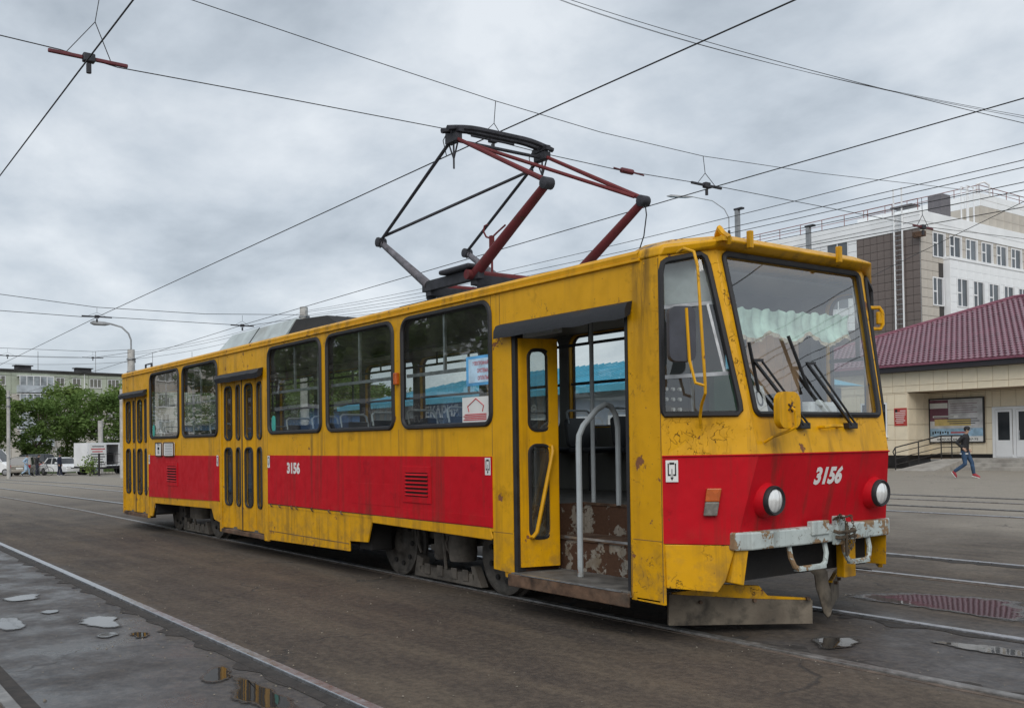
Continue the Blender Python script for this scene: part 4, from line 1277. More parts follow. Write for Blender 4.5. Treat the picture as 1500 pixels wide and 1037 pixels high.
# ---- running gear
def bogie(cx):
    f = MB()
    for s in (-1, 1):
        f.box(cx - 1.12, cx + 1.12, s * .60 - .05, s * .60 + .05, .42, .56)
    f.box(cx - .25, cx + .25, -.66, .66, .40, .55)
    B = f.build('bogie', 'bogie_iron', T, bevel=.01)
    for dx in (-.95, .95):
        for s in (-1, 1):
            o = (cx + dx, s * .74, .37); ax = (0, s, 0)
            w = MB().lathe([(.10, -.05), (.375, -.05), (.375, -.02), (.352, .0), (.350, .075), (.322, .08), (.30, .06), (.285, .05), (.20, .055), (.12, .075), (.10, .095), (.04, .10)], o, ax, 36).build('wheel', 'wheel_iron', B, smooth=True)
        MB().cyl((cx + dx, -.7, .37), (cx + dx, .7, .37), .06).build('axle', 'under_dark', B)
    # bolts on the outer wheel faces, one small mesh per wheel
    for dx in (-.95, .95):
        m = MB()
        for k in range(9):
            a = k * 2 * math.pi / 9
            m.cyl((cx + dx + .225 * math.cos(a), -.79, .37 + .225 * math.sin(a)), (cx + dx + .225 * math.cos(a), -.815, .37 + .225 * math.sin(a)), .026, n=7)
        stuff(m.build('wheel_bolts', 'under_dark', B))
    for s in (-1, 1):
        y = s * .80
        # magnetic track brake between the wheels
        t = MB()
        t.box(cx - .50, cx + .50, y - .045, y + .045, .05, .17)
        t.hexa([(cx - .62, y - .045, .05), (cx - .5, y - .045, .05), (cx - .5, y + .045, .05), (cx - .62, y + .045, .05)], [(cx - .56, y - .045, .27), (cx - .44, y - .045, .24), (cx - .44, y + .045, .24), (cx - .56, y + .045, .27)])
        t.hexa([(cx + .5, y - .045, .05), (cx + .62, y - .045, .05), (cx + .62, y + .045, .05), (cx + .5, y + .045, .05)], [(cx + .44, y - .045, .24), (cx + .5, y - .045, .24), (cx + .5, y + .045, .24), (cx + .44, y + .045, .24)])
        for x in (-.34, -.1, .16, .36): t.box(cx + x - .05, cx + x + .05, y - .06, y - .044, .09, .20)
        t.build('track_brake', 'bogie_iron', B, bevel=.008)
        MB().lathe([(.13, 0), (.14, .05), (.14, .28), (.12, .30)], (cx + .28, y + s * .02, .28), (0, 0, 1), 18).build('suspension_can', 'bogie_iron', B, smooth=True)
        MB().lathe([(.07, 0), (.09, .03), (.09, .25), (.05, .3)], (cx - .12, y, .26), (0, 0, 1), 14).build('suspension_can', 'bogie_iron', B, smooth=True)
        h = MB()
        h.tube([(cx + .03, y - .06, .18), (cx + .04, y - .08, .36), (cx + .0, y - .07, .48), (cx - .05, y - .03, .60)], .018, 6)
        h.tube([(cx + .10, y - .07, .34), (cx + .13, y - .09, .42), (cx + .10, y - .08, .50), (cx + .06, y - .08, .44), (cx + .08, y - .07, .36)], .012, 5)
        h.box(cx - .30, cx - .06, y - .03, y + .03, .34, .40)
        h.box(cx - .02, cx + .09, y - .05, y + .02, .44, .62)
        h.tube([(cx - .55, y - .02, .62), (cx - .50, y - .06, .40), (cx - .46, y - .05, .30)], .014, 5)
        h.build('brake_rigging', 'bogie_iron', B, smooth=True)


bogie(3.76); bogie(-3.76)
for _b in ((-2.1, 2.7, -1.0, 1.0, .30, .78), (5.0, 5.4, -.6, 1.0, .4, .78), (-6.3, -5.1, -.4, 1.0, .45, .78)): MB().box(*_b).build('underfloor_equipment', 'under_dark', T, bevel=.02)
MB().box(-6.5, 5.44, -.5, 1.18, .79, .82).box(.1, 5.4, -1.14, -.49, .785, .815).box(-4.95, -1.5, -1.14, -.49, .785, .815).box(5.43, 7.15, -.46, 1.18, .785, .818).box(6.95, 7.40, -.80, .80, .42, .79).build('underframe', 'under_dark', T)
MB().box(2.50, 2.78, -1.15, -.9, .30, .66).build('cable_box', 'under_dark', T, bevel=.01)
MB().box(-4.70, -4.62, -1.2, 1.15, .33, .64).build('mud_guard', 'rubber', T)


# ---- pantograph
def pantograph():
    B = MB()
    for y in (-.60, .60):
        B.box(3.02, 4.10, y - .035, y + .035, 3.05, 3.16)
    for x in (3.12, 3.98): B.box(x - .05, x + .05, -.62, .62, 3.00, 3.10)
    P = B.build('pantograph', 'panto_dark', T, bevel=.006)
    f = MB()
    for x in (2.95, 4.15):
        for y in (-.55, .55): f.lathe([(.05, 0), (.07, .02), (.045, .05), (.07, .08), (.045, .11), (.06, .14)], (x * .8 + 3.55 * .2, y, 2.86), (0, 0, 1), 10)
    f.build('insulator', 'panto_dark', P, smooth=True)
    fr = MB()
    for y in (-.72, -.45, .5): fr.box(2.75, 4.45, y - .04, y + .04, 2.86, 2.92)
    fr.build('mounting_rail', 'panto_dark', P)
    MB().box(3.45, 4.0, -.70, -.52, 3.165, 3.215).build('motor_cover', 'panto_dark', P, bevel=.02)
    MB().tube([(3.12, -.62, 3.11), (3.12, .62, 3.11)], .035, 10).build('shaft', 'panto_red', P, smooth=True)
    MB().tube([(3.98, -.70, 3.10), (3.98, .68, 3.10)], .05, 10).build('shaft', 'panto_red', P, smooth=True)
    kr, kf, kz, h = 2.06, 5.16, 3.76, (3.60, 4.56)
    for y in (-.60, .60):
        MB().tube([(3.10, y, 3.12), (kr, y, kz)], [.052, .034], 10).build('lower_arm', 'panto_grey', P, smooth=True)
        MB().tube([(3.98, y, 3.10), (kf, y, kz)], [.058, .040], 10).build('lower_arm', 'panto_red', P, smooth=True)
        for x in (kr, kf):
            MB().lathe([(.03, -.06), (.055, -.05), (.055, .05), (.03, .06)], (x, y, kz), (0, 1, 0), 12).build('knee_joint', 'panto_dark', P, smooth=True)
        MB().tube([(kr, y, kz + .02), (h[0] - .06, y * .97, h[1])], .019, 8).build('upper_arm', 'panto_dark', P, smooth=True)
        MB().tube([(kf, y, kz + .02), (h[0] + .06, y * .97, h[1])], [.026, .020], 8).build('upper_arm', 'panto_red', P, smooth=True)
        # head spring box with horns
        hb = MB().box(h[0] - .10, h[0] + .10, y * .97 - .04, y * .97 + .04, h[1] - .03, h[1] + .05)
        hb.tube([(h[0] - .09, y * .97, h[1] - .02), (h[0], y * .97, h[1] - .20), (h[0] + .09, y * .97, h[1] - .02)], .010, 5)
        hb.cyl((h[0], y * .97, h[1] - .02), (h[0], y * .97, h[1] - .30), .010, n=6)
        hb.tube([(h[0], y * .97, h[1] + .04), (h[0], y * .97, h[1] + .13)], .03, 6)
        hb.build('head_joint', 'panto_dark', P, smooth=True)
        MB().tube([(kr - .02, y - .02, kz + .06), (kr + .1, y - .03, kz + .02), (kr + .08, y - .03, kz - .06), (kr + .03, y - .03, kz - .07)], .006, 4).build('cable_loop', 'cable', P)
        if y > 0: MB().tube([(kf + .02, y, kz), (kf + .06, y - .02, kz - .15), (kf + .03, y - .03, kz - .35), (kf - .08, y - .05, kz - .60)], .006, 4).build('cable_loop', 'cable', P)
        MB().tube([(h[0] - .1, y * .95, h[1] + .15), (h[0] - .22, y * .95, h[1] + .05), (h[0] - .16, y * .95, h[1] - .12)], .005, 4).build('cable_loop', 'cable', P)
    # cross braces
    MB().tube([(kr + .09, -.60, kz + .06), (h[0] - .16, .58, h[1] - .09)], .017, 8).build('cross_brace', 'panto_dark', P, smooth=True)
    MB().tube([(h[0] + .03, -.58, h[1]), (kf - .1, .58, kz + .06)], .019, 8).build('cross_brace', 'panto_red', P, smooth=True)
    MB().tube([(h[0], -.60, h[1]), (h[0], .60, h[1])], .018, 8).build('head_bar', 'panto_dark', P, smooth=True)
    # collector bow
    for dx in (-.055, .055):
        pts = []
        for i in range(15):
            y = -.80 + 1.6 * i / 14
            t = abs(y) / .80
            z = 4.705 - .055 * max(0, (t - .45) / .55) ** 1.6
            pts.append((h[0] + dx, y * .86, z))
        MB().tube(pts, .030, 6).build('contact_strip', 'panto_dark', P, smooth=True)
    MB().box(h[0] - .13, h[0] + .13, -.60, -.54, 4.62, 4.67).box(h[0] - .13, h[0] + .13, .54, .60, 4.62, 4.67).build('bow_bracket', 'panto_dark', P)
    # hold-down hook
    hk = MB().cyl((3.86, -.30, 3.10), (3.86, -.30, 3.40), .012, n=6).box(3.84, 3.88, -.32, -.28, 3.38, 3.55)
    hk.tube([(3.86, -.30, 3.52), (3.82, -.34, 3.54), (3.80, -.36, 3.60), (3.82, -.36, 3.65), (3.86, -.35, 3.66)], .010, 5)
    hk.tube([(3.86, -.30, 3.53), (3.92, -.27, 3.58), (4.02, -.24, 3.64)], .010, 5)
    hk.build('hold_down_hook', 'panto_red', P, smooth=True)
    MB().add([(5.75 - 1.0, .45, 2.85), (4.95, .45, 2.85), (4.86, .45, 3.12)], [(0, 1, 2)]).build('guard_plate', 'roofbox_pale', P)


pantograph()

# ------------------------------------------------------------------ materials of the surroundings
simple('tile_beige', (.77, .67, .50), .45, 0, .07, 1.3, dirt=(.68, .60, .46), dscale=.6)
simple('tile_joint', (.30, .22, .15), .8)
simple('plinth_black', (.014, .013, .013), .35, 0, .2, 3)
simple('eave_black', (.022, .018, .022), .5)
simple('roof_mauve', (.20, .095, .122), .34, 0, .12, 1.5)
simple('mauve_trim', (.19, .06, .09), .35)
simple('step_stone', (.33, .31, .28), .8, 0, .15, 3, .2, dirt=(.20, .18, .16))
simple('rail_black', (.02, .018, .018), .5)
simple('pvc_white', (.78, .79, .80), .35, 0, .03, 2)
simple('sign_red', (.42, .05, .04), .5)
simple('office_white', (.83, .85, .86), .5, 0, .05, .6)
simple('office_brown', (.15, .122, .11), .5, 0, .10, 1.2)
simple('office_beige', (.50, .46, .40), .5, 0, .08, .8)
simple('joint_dark', (.05, .045, .042), .8)
simple('roof_rail', (.24, .10, .09), .6)
simple('unit_grey', (.16, .15, .16), .5, .2)
simple('blue_roof', (.09, .36, .50), .4, 0, .10, .8)
simple('kiosk_blue', (.13, .27, .52), .5, 0, .10, 1.5)
simple('kiosk_dark', (.085, .09, .10), .6, 0, .15, 1.2)
simple('pavilion_grey', (.30, .32, .34), .6, 0, .15, 1.2)
simple('kiosk_pale', (.50, .53, .55), .6, 0, .1, 1.2)
simple('bill_grey', (.50, .50, .51), .6, 0, .18, 2.2)
simple('bill_maroon', (.16, .06, .09), .6, 0, .2, 2)
simple('bill_yellow', (.55, .42, .16), .6)
simple('bill_blue', (.30, .46, .60), .6, 0, .25, 2.5)
glass('office_glass', (.25, .30, .34), .02, .10)


def window_glass_mat():
    t = NT('pane_dark')
    n = t.noise(t.pos(), .5, 3)
    t.done(t.bsdf(color=t.mix(t.ramp(n, .35, .65), (.015, .018, .022), (.06, .065, .07)), rough=.08, spec=.8))


window_glass_mat()
simple('pane_office', (.10, .115, .13), .12, 0, .35, .25)


def subtract(r, holes):
    rs = [r]
    for h in holes:
        out = []
        for a, b, c, d in rs:
            if h[1] <= a or h[0] >= b or h[3] <= c or h[2] >= d: out.append((a, b, c, d)); continue
            if h[0] > a: out.append((a, h[0], c, d))
            if h[1] < b: out.append((h[1], b, c, d))
            x0, x1 = max(a, h[0]), min(b, h[1])
            if h[2] > c: out.append((x0, x1, c, h[2]))
            if h[3] < d: out.append((x0, x1, h[3], d))
        rs = out
    return [q for q in rs if q[1] - q[0] > .03 and q[3] - q[2] > .03]


_tm = {}


def tiles(parent, mat, fn, rects, gap=.012, th=.018, name='tile'):
    """each cladding tile its own small object; fn maps (u, z, out) to a place"""
    for a, b, c, d in rects:
        w, h = round(b - a, 3), round(d - c, 3)
        o0 = Vector(fn(0, 0, 0)); ux = Vector(fn(1, 0, 0)) - o0; n = Vector(fn(0, 0, 1)) - o0
        key = (mat, w, h, th, tuple(round(q, 3) for q in ux), tuple(round(q, 3) for q in n))
        if key not in _tm:
            m = MB(); g = gap / 2; e = min(.006, th * .4)
            vs = [ux * x + Vector((0, 0, z)) + n * k for (x, z, k) in ((g, g, 0), (w - g, g, 0), (w - g, h - g, 0), (g, h - g, 0), (g + e, g + e, th), (w - g - e, g + e, th), (w - g - e, h - g - e, th), (g + e, h - g - e, th))]
            m.add(vs, [(4, 5, 6, 7), (0, 1, 5, 4), (1, 2, 6, 5), (2, 3, 7, 6), (3, 0, 4, 7)])
            ob = m.build(name, mat, parent); _tm[key] = ob.data
        else:
            ob = bpy.data.objects.new(name, _tm[key]); col.objects.link(ob); ob.parent = parent
        ob.location = fn(a, c, 0)


def grid(a, b, c, d, w, h, x0=None, z0=None):
    out = []
    x = a if x0 is None else x0
    while x < b - 1e-6:
        xa, xb = max(a, x), min(b, x + w)
        z = c if z0 is None else z0
        while z < d - 1e-6:
            za, zb = max(c, z), min(d, z + h)
            if xb - xa > .02 and zb - za > .02: out.append((xa, xb, za, zb))
            z += h
        x += w
    return out


def station():
    S = empty('station_building', (0, 0, 0))
    tag(S, 'low beige tiled station with purple metal tile hip roof, steps and white doors', 'building')
    yb, yr = 34.6, 36.4
    xl, xr, xe = -20.6, 12.0, -12.95
    # upper band
    band = MB().box(xl, xr, yb, yr + .3, 3.44, 4.36).build('upper_band', 'tile_joint', S)
    f = lambda u, z, k: (u, yb - k, z)
    tiles(band, 'tile_beige', f, [q for q in grid(-17.0, -3.0, 3.44, 3.74, .665, .30)] + [q for q in grid(-17.0, -3.0, 3.74, 4.36, .665, .62)])
    # front wall left of the porch
    wl = MB().box(xl, xe, yb + .001, yr + 6, .58, 3.439).build('front_wall', 'tile_joint', S)
    win = (-15.35, -13.98, 1.45, 3.02)
    rc = []
    for q in grid(-17.6, xe, .58, 3.44, .665, .70, x0=-17.6 + .01): rc += subtract(q, [win])
    tiles(wl, 'tile_beige', lambda u, z, k: (u, yb + .001 - k, z), rc)
    w = MB().panel(rect(win[0], win[1], win[2], win[3]), [rect(win[0] + .07, win[1] - .07, win[2] + .07, win[3] - .07)], lambda x, z: (x, yb - .03, z), (0, .06, 0)).build('window', 'pvc_white', S)
    MB().box(win[0], win[1], yb - .012, yb - .008, win[2], win[3]).build('pane', 'pane_dark', w)
    MB().box(win[0] - .05, win[1] + .05, yb - .14, yb - .02, win[2] - .04, win[2]).build('sill', 'pvc_white', w)
    # porch side wall and back wall
    sw = MB().box(xe - .3, xe, yb + .05, yr, .58, 3.438).build('porch_wall', 'tile_joint', S)
    tiles(sw, 'tile_beige', lambda u, z, k: (xe + k, yb + u, z), [(0, .62, a, b) for a, b in ((.58, 1.28), (1.28, 1.98), (1.98, 2.68), (2.68, 3.43))] + [(.62, 1.24, a, b) for a, b in ((.58, 1.28), (1.28, 1.98), (1.98, 2.68), (2.68, 3.43))] + [(1.24, 1.79, a, b) for a, b in ((.58, 1.28), (1.28, 1.98), (1.98, 2.68), (2.68, 3.43))])
    door = (-10.0, -6.7, .45, 2.68)
    bw = MB().box(xe, xr, yr, yr + .3, .40, 3.438).build('porch_wall', 'tile_joint', S)
    rc = []
    for q in grid(xe, -3.0, .58, 3.44, .665, .70): rc += subtract(q, [door])
    tiles(bw, 'tile_beige', lambda u, z, k: (u, yr - k, z), rc)
    # black plinths
    MB().box(xl, xe + .004, yb - .03, yr, -.4, .579).build('plinth', 'plinth_black', S)
    MB().box(xe + .005, door[0], yr - .035, yr - .001, .45, .62).build('plinth', 'plinth_black', S)
    # doors
    D = MB().panel(rect(door[0], door[1], door[2], door[3]), [rect(-9.86, -9.10, .60, 2.56), rect(-8.96, -7.6, .60, 2.56), rect(-7.46, -6.84, .6, 2.56)], lambda x, z: (x, yr - .06, z), (0, .05, 0)).build('entrance_doors', 'pvc_white', S, bevel=.006)
    for a, b in ((-9.84, -9.12), (-8.94, -7.62), (-7.44, -6.86)):
        dl = MB().panel(rect(a, b, .5, 2.55), [rect(a + .10, b - .10, 1.22, 2.45), ], lambda x, z: (x, yr - .085, z), (0, .04, 0)).build('door_leaf', 'pvc_white', D, bevel=.005)
        MB().box(a + .10, b - .10, yr - .062, yr - .058, 1.22, 2.45).build('pane', 'pane_dark', D)
    MB().tube([(-8.80, yr - .09, 1.25), (-8.78, yr - .15, 1.28), (-8.78, yr - .15, 1.60), (-8.80, yr - .09, 1.63)], .018, 6).build('door_handle', 'alu', D, smooth=True)
    n = MB().box(-8.5, -7.85, yr - .068, yr - .064, 1.72, 2.35).build('door_notice', 'white_paper', D)
    MB().box(-8.5, -7.85, yr - .0705, yr - .069, 2.15, 2.35).build('notice_header', 'orange_lens', D)
    # red name plate
    p = MB().box(-13.61, -12.98, yb - .035, yb - .02, 1.93, 2.74).build('name_plate', 'sign_red', S)
    for i, (a, b) in enumerate(((.30, .58), (.06, .57), (.06, .57), (.06, .52), (.1, .5), (.06, .55), (.1, .46))):
        MB().box(-13.61 + a, -13.61 + b, yb - .0375, yb - .036, 2.60 - i * .09, 2.63 - i * .09).build('print_line', 'white_paper', p)
    MB().box(-13.56, -13.44, yb - .0375, yb - .036, 2.55, 2.68).build('crest', 'letter_black', p)
    # platform, steps, ramp
    MB().box(-10.9, xr, 33.95, yr - .04, -.1, .45).build('platform', 'step_stone', S, bevel=.01)
    for i, (y, z) in enumerate(((33.25, .15), (33.60, .30))):
        MB().box(-9.95, xr, y, 33.949, -.1 - .01 * i, z).build('step', 'step_stone', S, bevel=.012)
    MB().add([(-11.75, 31.5, .01), (-9.96, 31.5, .01), (-9.96, 33.94, .45), (-10.95, 33.94, .45), (-11.75, 31.5, -.1), (-9.96, 31.5, -.1), (-9.96, 33.94, -.1), (-10.95, 33.94, -.1)], [(0, 1, 2, 3), (4, 7, 6, 5), (0, 4, 5, 1), (1, 5, 6, 2), (2, 6, 7, 3), (3, 7, 4, 0)]).build('ramp', 'step_stone', S)
    r = MB()
    A, B, C_ = Vector((-11.72, 31.6, 0)), Vector((-10.98, 33.9, .45)), Vector((-10.98, 35.6, .45))
    H = MB().tube([A + Vector((0, 0, .55)), A + Vector((-.05, -.1, .8)), A + Vector((0, 0, .98)), B + Vector((0, 0, 1.0)), C_ + Vector((0, 0, 1.0))], .03, 6).build('ramp_railing', 'rail_black', S, smooth=True)
    for p0, h in ((A, .98), (A.lerp(B, .5), .98), (B, 1.0), (B.lerp(C_, .5), 1.0), (C_, 1.0)):
        MB().cyl(p0 + Vector((0, 0, -.05)), p0 + Vector((0, 0, h)), .028, n=6).build('post', 'rail_black', H, smooth=True)
    for h in (.25, .5, .75):
        MB().tube([A + Vector((0, 0, h)), B + Vector((0, 0, h)), C_ + Vector((0, 0, h))], .018, 5).build('rail', 'rail_black', H, smooth=True)
    # eave and hip roof
    ex0, ex1, ey0, ey1, ez = -21.9, 13.2, 34.1, 52.9, 4.68
    rx0, rx1, ry, rz = -12.3, 3.6, 43.2, 8.28
    MB().box(ex0 + .02, ex1 - .02, ey0 + .02, ey1 - .02, 4.362, 4.60).build('eave_board', 'eave_black', S)
    MB().box(ex0 - .02, ex1 + .02, ey0 - .06, ey0 + .02, 4.58, 4.69).build('gutter', 'mauve_trim', S, bevel=.015)
    c = [(ex0, ey0, ez), (ex1, ey0, ez), (ex1, ey1, ez), (ex0, ey1, ez), (rx0, ry, rz), (rx1, ry, rz)]
    low = [(x, y, z - .05) for x, y, z in c]
    MB().add(low, [(0, 1, 5, 4), (1, 2, 5), (2, 3, 4, 5), (3, 0, 4)]).build('roof', 'mauve_trim', S)
    # pressed metal tiles on the front slope (waves and steps)
    sl = math.hypot(ry - ey0, rz - ez); n_rows = 28; row = sl / n_rows
    up = Vector((0, ry - ey0, rz - ez)).normalized(); nr = Vector((0, -up.z, up.y))
    m = MB(); wv = .26; k = 6
    for j in range(n_rows):
        s0, s1 = j * row, (j + 1) * row
        hx = ex0 + (rx0 - ex0) * (s0 + row * .5) / sl
        x1 = 0.5
        ncol = int((x1 - hx) / wv) + 1
        base = len(m.v); rowv = []
        N = ncol * k
        vs = []
        for i in range(N + 1):
            x = hx + i * wv / k
            ph = 2 * math.pi * i / k
            h0 = .022 * (1 + math.cos(ph)) ; 
            arc = .05 * (1 - math.cos(ph)) * .5
            p0 = Vector((x, ey0, ez)) + up * (s0 - .02 - arc * .3) + nr * (h0 + .045)
            p1 = Vector((x, ey0, ez)) + up * (s1 - .02 - arc * .3) + nr * (h0 + .006)
            p2 = Vector((x, ey0, ez)) + up * (s0 - .02 - arc * .3) + nr * (h0 + .002)
            vs += [p2, p0, p1]
        fs = []
        for i in range(N):
            a = i * 3; b = a + 3
            fs += [(a, b, b + 1, a + 1), (a + 1, b + 1, b + 2, a + 2)]
        m.add(vs, fs)
    stuff(m.build('roof_tiles', 'roof_mauve', S, smooth=True))
    MB().tube([Vector(c[0]) + Vector((0, 0, .05)), Vector(c[4]) + Vector((0, 0, .06)), Vector(c[5]) + Vector((0, 0, .06))], .10, 8).build('ridge_cap', 'mauve_trim', S, smooth=True)
    # billboard hanging in the porch
    b = MB().box(-12.92, -10.32, yr - .12, yr - .03, 1.12, 3.16).build('billboard', 'rail_black', S)
    y = yr - .123
    def q(a0, a1, z0, z1, mt, d=0.0, nm='print_block'): MB().box(-12.92 + a0, -12.92 + a1, y - .001 - d, y - d, 1.12 + z0, 1.12 + z1).build(nm, mt, b)
    q(.06, 2.54, .06, 1.98, 'bill_grey'); q(.06, .95, 1.0, 1.96, 'bill_maroon', .002); q(.06, .92, 1.58, 1.82, 'white_paper', .004)
    q(.28, 2.0, .78, 1.08, 'bill_yellow', .004); q(.06, 2.54, .30, .66, 'bill_blue', .003); q(.06, 2.54, .06, .29, 'white_paper', .003)
    for i in range(5): q(1.05, 2.3 - .2 * (i % 2), 1.36 + i * .10, 1.38 + i * .10, 'bill_maroon', .004, 'print_line')
    for i, (a, e) in enumerate(((1.0, 2.2), (.9, 2.4), (.9, 2.3))): q(a, e, .86 + i * .10, .90 + i * .10, 'kiosk_dark', .006, 'print_line')
    q(.2, 1.4, 1.16, 1.24, 'white_paper', .005); q(.25, 1.2, 1.18, 1.21, 'kiosk_dark', .007, 'print_line')
    q(1.05, 1.8, .44, .50, 'sign_red', .005, 'print_line')
    for i in range(7): q(.16 + i * .12, .23 + i * .12, .40 + .03 * (i % 3), .52 + .02 * (i % 2), 'letter_black', .005, 'print_mark')
    text('lettering', '44-97-97, 64-29      27-75', 'letter_black', b, (-12.55, y - .0065, 1.22), (1, 0, 0), (0, 0, 1), .11, 1.95, bold=.02)


station()


def office():
    O = empty('office_block', (0, 0, 0))
    tag(O, 'white four storey office block with brown panelled end wall, ladder and roof railing', 'building')
    X0, Y0 = -26.8, 59.2
    MB().box(-46, X0, Y0, 130, -1, 17.0).build('main_wall', 'office_white', O)
    # brown panelled end of the long face
    br = MB().box(-31.95, X0 - .02, Y0 - .02, Y0 - .001, -1, 16.45).build('brown_wall', 'joint_dark', O)
    tiles(br, 'office_brown', lambda u, z, k: (u, Y0 - .021 - k, z), grid(-31.95, X0 - .02, 6.25, 16.45, .572, .60), .025, .02, 'panel')
    # white fibre panels beside it
    wt_ = MB().box(-46, -31.96, Y0 - .018, Y0 - .001, -1, 16.9).build('white_wall', 'joint_dark', O)
    holes = []
    for i in range(3):
        a = -34.45 - i * 4.4
        for z in (12.0, 15.3): holes.append((a - 0.2, a + 1.75, z - .9 + .2, z + 1.35))
    rc = []
    for q in grid(-46, -31.96, 9.6, 16.9, 1.2, .60): rc += subtract(q, holes)
    tiles(wt_, 'office_white', lambda u, z, k: (u, Y0 - .019 - k, z), rc, .02, .02, 'panel')
    for h in holes:
        w = MB().panel(rect(*h), [rect(h[0] + .08, h[0] + (h[1] - h[0]) / 2 - .04, h[2] + .08, h[3] - .08), rect(h[0] + (h[1] - h[0]) / 2 + .04, h[1] - .08, h[2] + .08, h[3] - .08)], lambda x, z: (x, Y0 - .05, z), (0, .05, 0)).build('window', 'pvc_white', O)
        MB().box(h[0], h[1], Y0 - .025, Y0 - .02, h[2], h[3]).build('pane', 'pane_office', w)
    # parapet
    MB().box(-46, X0 + .12, Y0 - .15, 130, 16.95, 17.72).build('parapet', 'office_white', O, bevel=.03)
    MB().box(-46, X0 + .10, Y0 - .10, 130, 16.455, 16.94).build('cornice', 'office_white', O)
    for z in (17.33,):
        MB().box(-46, X0 + .123, Y0 - .153, Y0 - .149, z, z + .02).build('cornice_joint', 'joint_dark', O)
    # right-hand face: beige top storey, white projecting lower storeys
    rw = MB().box(X0, X0 + .02, Y0, 125, -1, 16.45).build('side_wall', 'joint_dark', O)
    holes = []
    for i in range(16): holes.append((60.75 + i * 2.28, 60.75 + i * 2.28 + 1.55, 14.5, 16.35))
    holes.append((60.65, 62.0, 10.95, 13.05))
    rc = []
    for q in grid(Y0 + .02, 92, 9.5, 16.45, .76, .66):
        if q[1] > 62.15 and q[3] <= 14.4: continue
        rc += subtract(q, holes)
    tiles(rw, 'office_beige', lambda u, z, k: (X0 + .021 + k, u, z), rc, .02, .02, 'panel')
    lw = MB().box(X0 + .03, X0 + .55, 62.15, 125, -1, 14.42).build('projecting_wall', 'office_white', O)
    h2 = [(63.0 + i * 2.28, 63.0 + i * 2.28 + 1.5, 10.95, 13.1) for i in range(15)]
    rc = []
    for q in grid(62.15, 90, 9.4, 14.4, 1.14, .62): rc += subtract(q, h2)
    tiles(lw, 'office_white', lambda u, z, k: (X0 + .551 + k, u, z), rc, .02, .02, 'panel')
    for hs, x in ((holes, X0 + .02), (h2, X0 + .55)):
        for h in hs:
            c = h[0] + (h[1] - h[0]) * .42
            w = MB().panel(rect(*h), [rect(h[0] + .09, c - .05, h[2] + .09, h[2] + 1.0), rect(h[0] + .09, c - .05, h[2] + 1.1, h[3] - .09), rect(c + .05, h[1] - .09, h[2] + .09, h[3] - .09)], lambda y, z: (x + .06, y, z), (-.05, 0, 0)).build('window', 'pvc_white', O)
            MB().box(x + .012, x + .02, h[0], h[1], h[2], h[3]).build('pane', 'pane_office', w)
            MB().box(x + .02, x + .16, h[1] - .10, h[1] + .0, h[2], h[3]).build('reveal', 'pvc_white', w)
    MB().box(X0 + .02, X0 + .62, 62.1, 125, 14.405, 14.62).build('ledge', 'office_white', O, bevel=.02)
    # attic storey
    AX, AY = X0 - .3, 68.3
    at = MB().box(-38, AX, AY, 110, 17.0, 20.3).build('attic', 'office_beige', O)
    hole = (-31.4, -29.6, 17.9, 19.4)
    rc = []
    for q in grid(-38, AX, 17.7, 19.3, 1.2, .8): rc += subtract(q, [hole])
    for q in grid(-38, AX, 19.3, 20.3, 2.4, .5): rc += subtract(q, [hole])
    tiles(at, 'office_beige', lambda u, z, k: (u, AY - .001 - k, z), [q for q in rc if q[3] <= 19.31], .02, .02, 'panel')
    tiles(at, 'office_white', lambda u, z, k: (u, AY - .001 - k, z), [q for q in rc if q[3] > 19.31], .02, .02, 'panel')
    h3 = [(76.0 + i * 5, 77.6 + i * 5, 17.7, 19.2) for i in range(4)]
    rc = []
    for q in grid(AY, 96, 17.7, 19.3, 1.2, .8): rc += subtract(q, h3)
    tiles(at, 'office_beige', lambda u, z, k: (AX + .001 + k, u, z), rc, .02, .02, 'panel')
    tiles(at, 'office_white', lambda u, z, k: (AX + .001 + k, u, z), grid(AY, 96, 19.3, 20.3, 2.4, .5), .02, .02, 'panel')
    for h in h3:
        w = MB().panel(rect(*h), [rect(h[0] + .08, h[1] - .08, h[2] + .08, h[3] - .08)], lambda y, z: (AX + .06, y, z), (-.05, 0, 0)).build('window', 'pvc_white', O)
        MB().box(AX + .022, AX + .03, h[0], h[1], h[2], h[3]).build('pane', 'pane_office', w)
    w = MB().panel(rect(*hole), [rect(hole[0] + .07, hole[1] - .07, hole[2] + .07, hole[3] - .07)], lambda x, z: (x, AY - .06, z), (0, .05, 0)).build('window', 'dark_frame', O)
    MB().box(hole[0], hole[1], AY - .03, AY - .022, hole[2], hole[3]).build('pane', 'pane_office', w)
    # roof railings
    def railing(pts, h):
        rl = MB().tube([Vector(p) + Vector((0, 0, h)) for p in pts], .035, 5).build('roof_railing', 'roof_rail', O)
        MB().tube([Vector(p) + Vector((0, 0, h * .5)) for p in pts], .025, 5).build('rail', 'roof_rail', rl)
        for a, b in zip(pts[:-1], pts[1:]):
            a, b = Vector(a), Vector(b); n = max(1, int((b - a).length / 2.0))
            for i in range(n + 1):
                p = a.lerp(b, i / n); MB().cyl(p, p + Vector((0, 0, h)), .03, n=5).build('post', 'roof_rail', rl)
    railing([(-45.5, Y0 + .3, 17.7), (X0 - .3, Y0 + .3, 17.7)], .95)
    railing([(-37.5, AY + .2, 20.3), (AX - .2, AY + .2, 20.3), (AX - .2, 98, 20.3)], .7)
    # ladder on the brown wall with its hoop landing
    L = MB().box(-28.72, -28.63, Y0 - .30, Y0 - .22, 4, 19.6).build('roof_ladder', 'office_white', O)
    MB().box(-28.07, -27.98, Y0 - .30, Y0 - .22, 4, 19.6).build('ladder_rail', 'office_white', L)
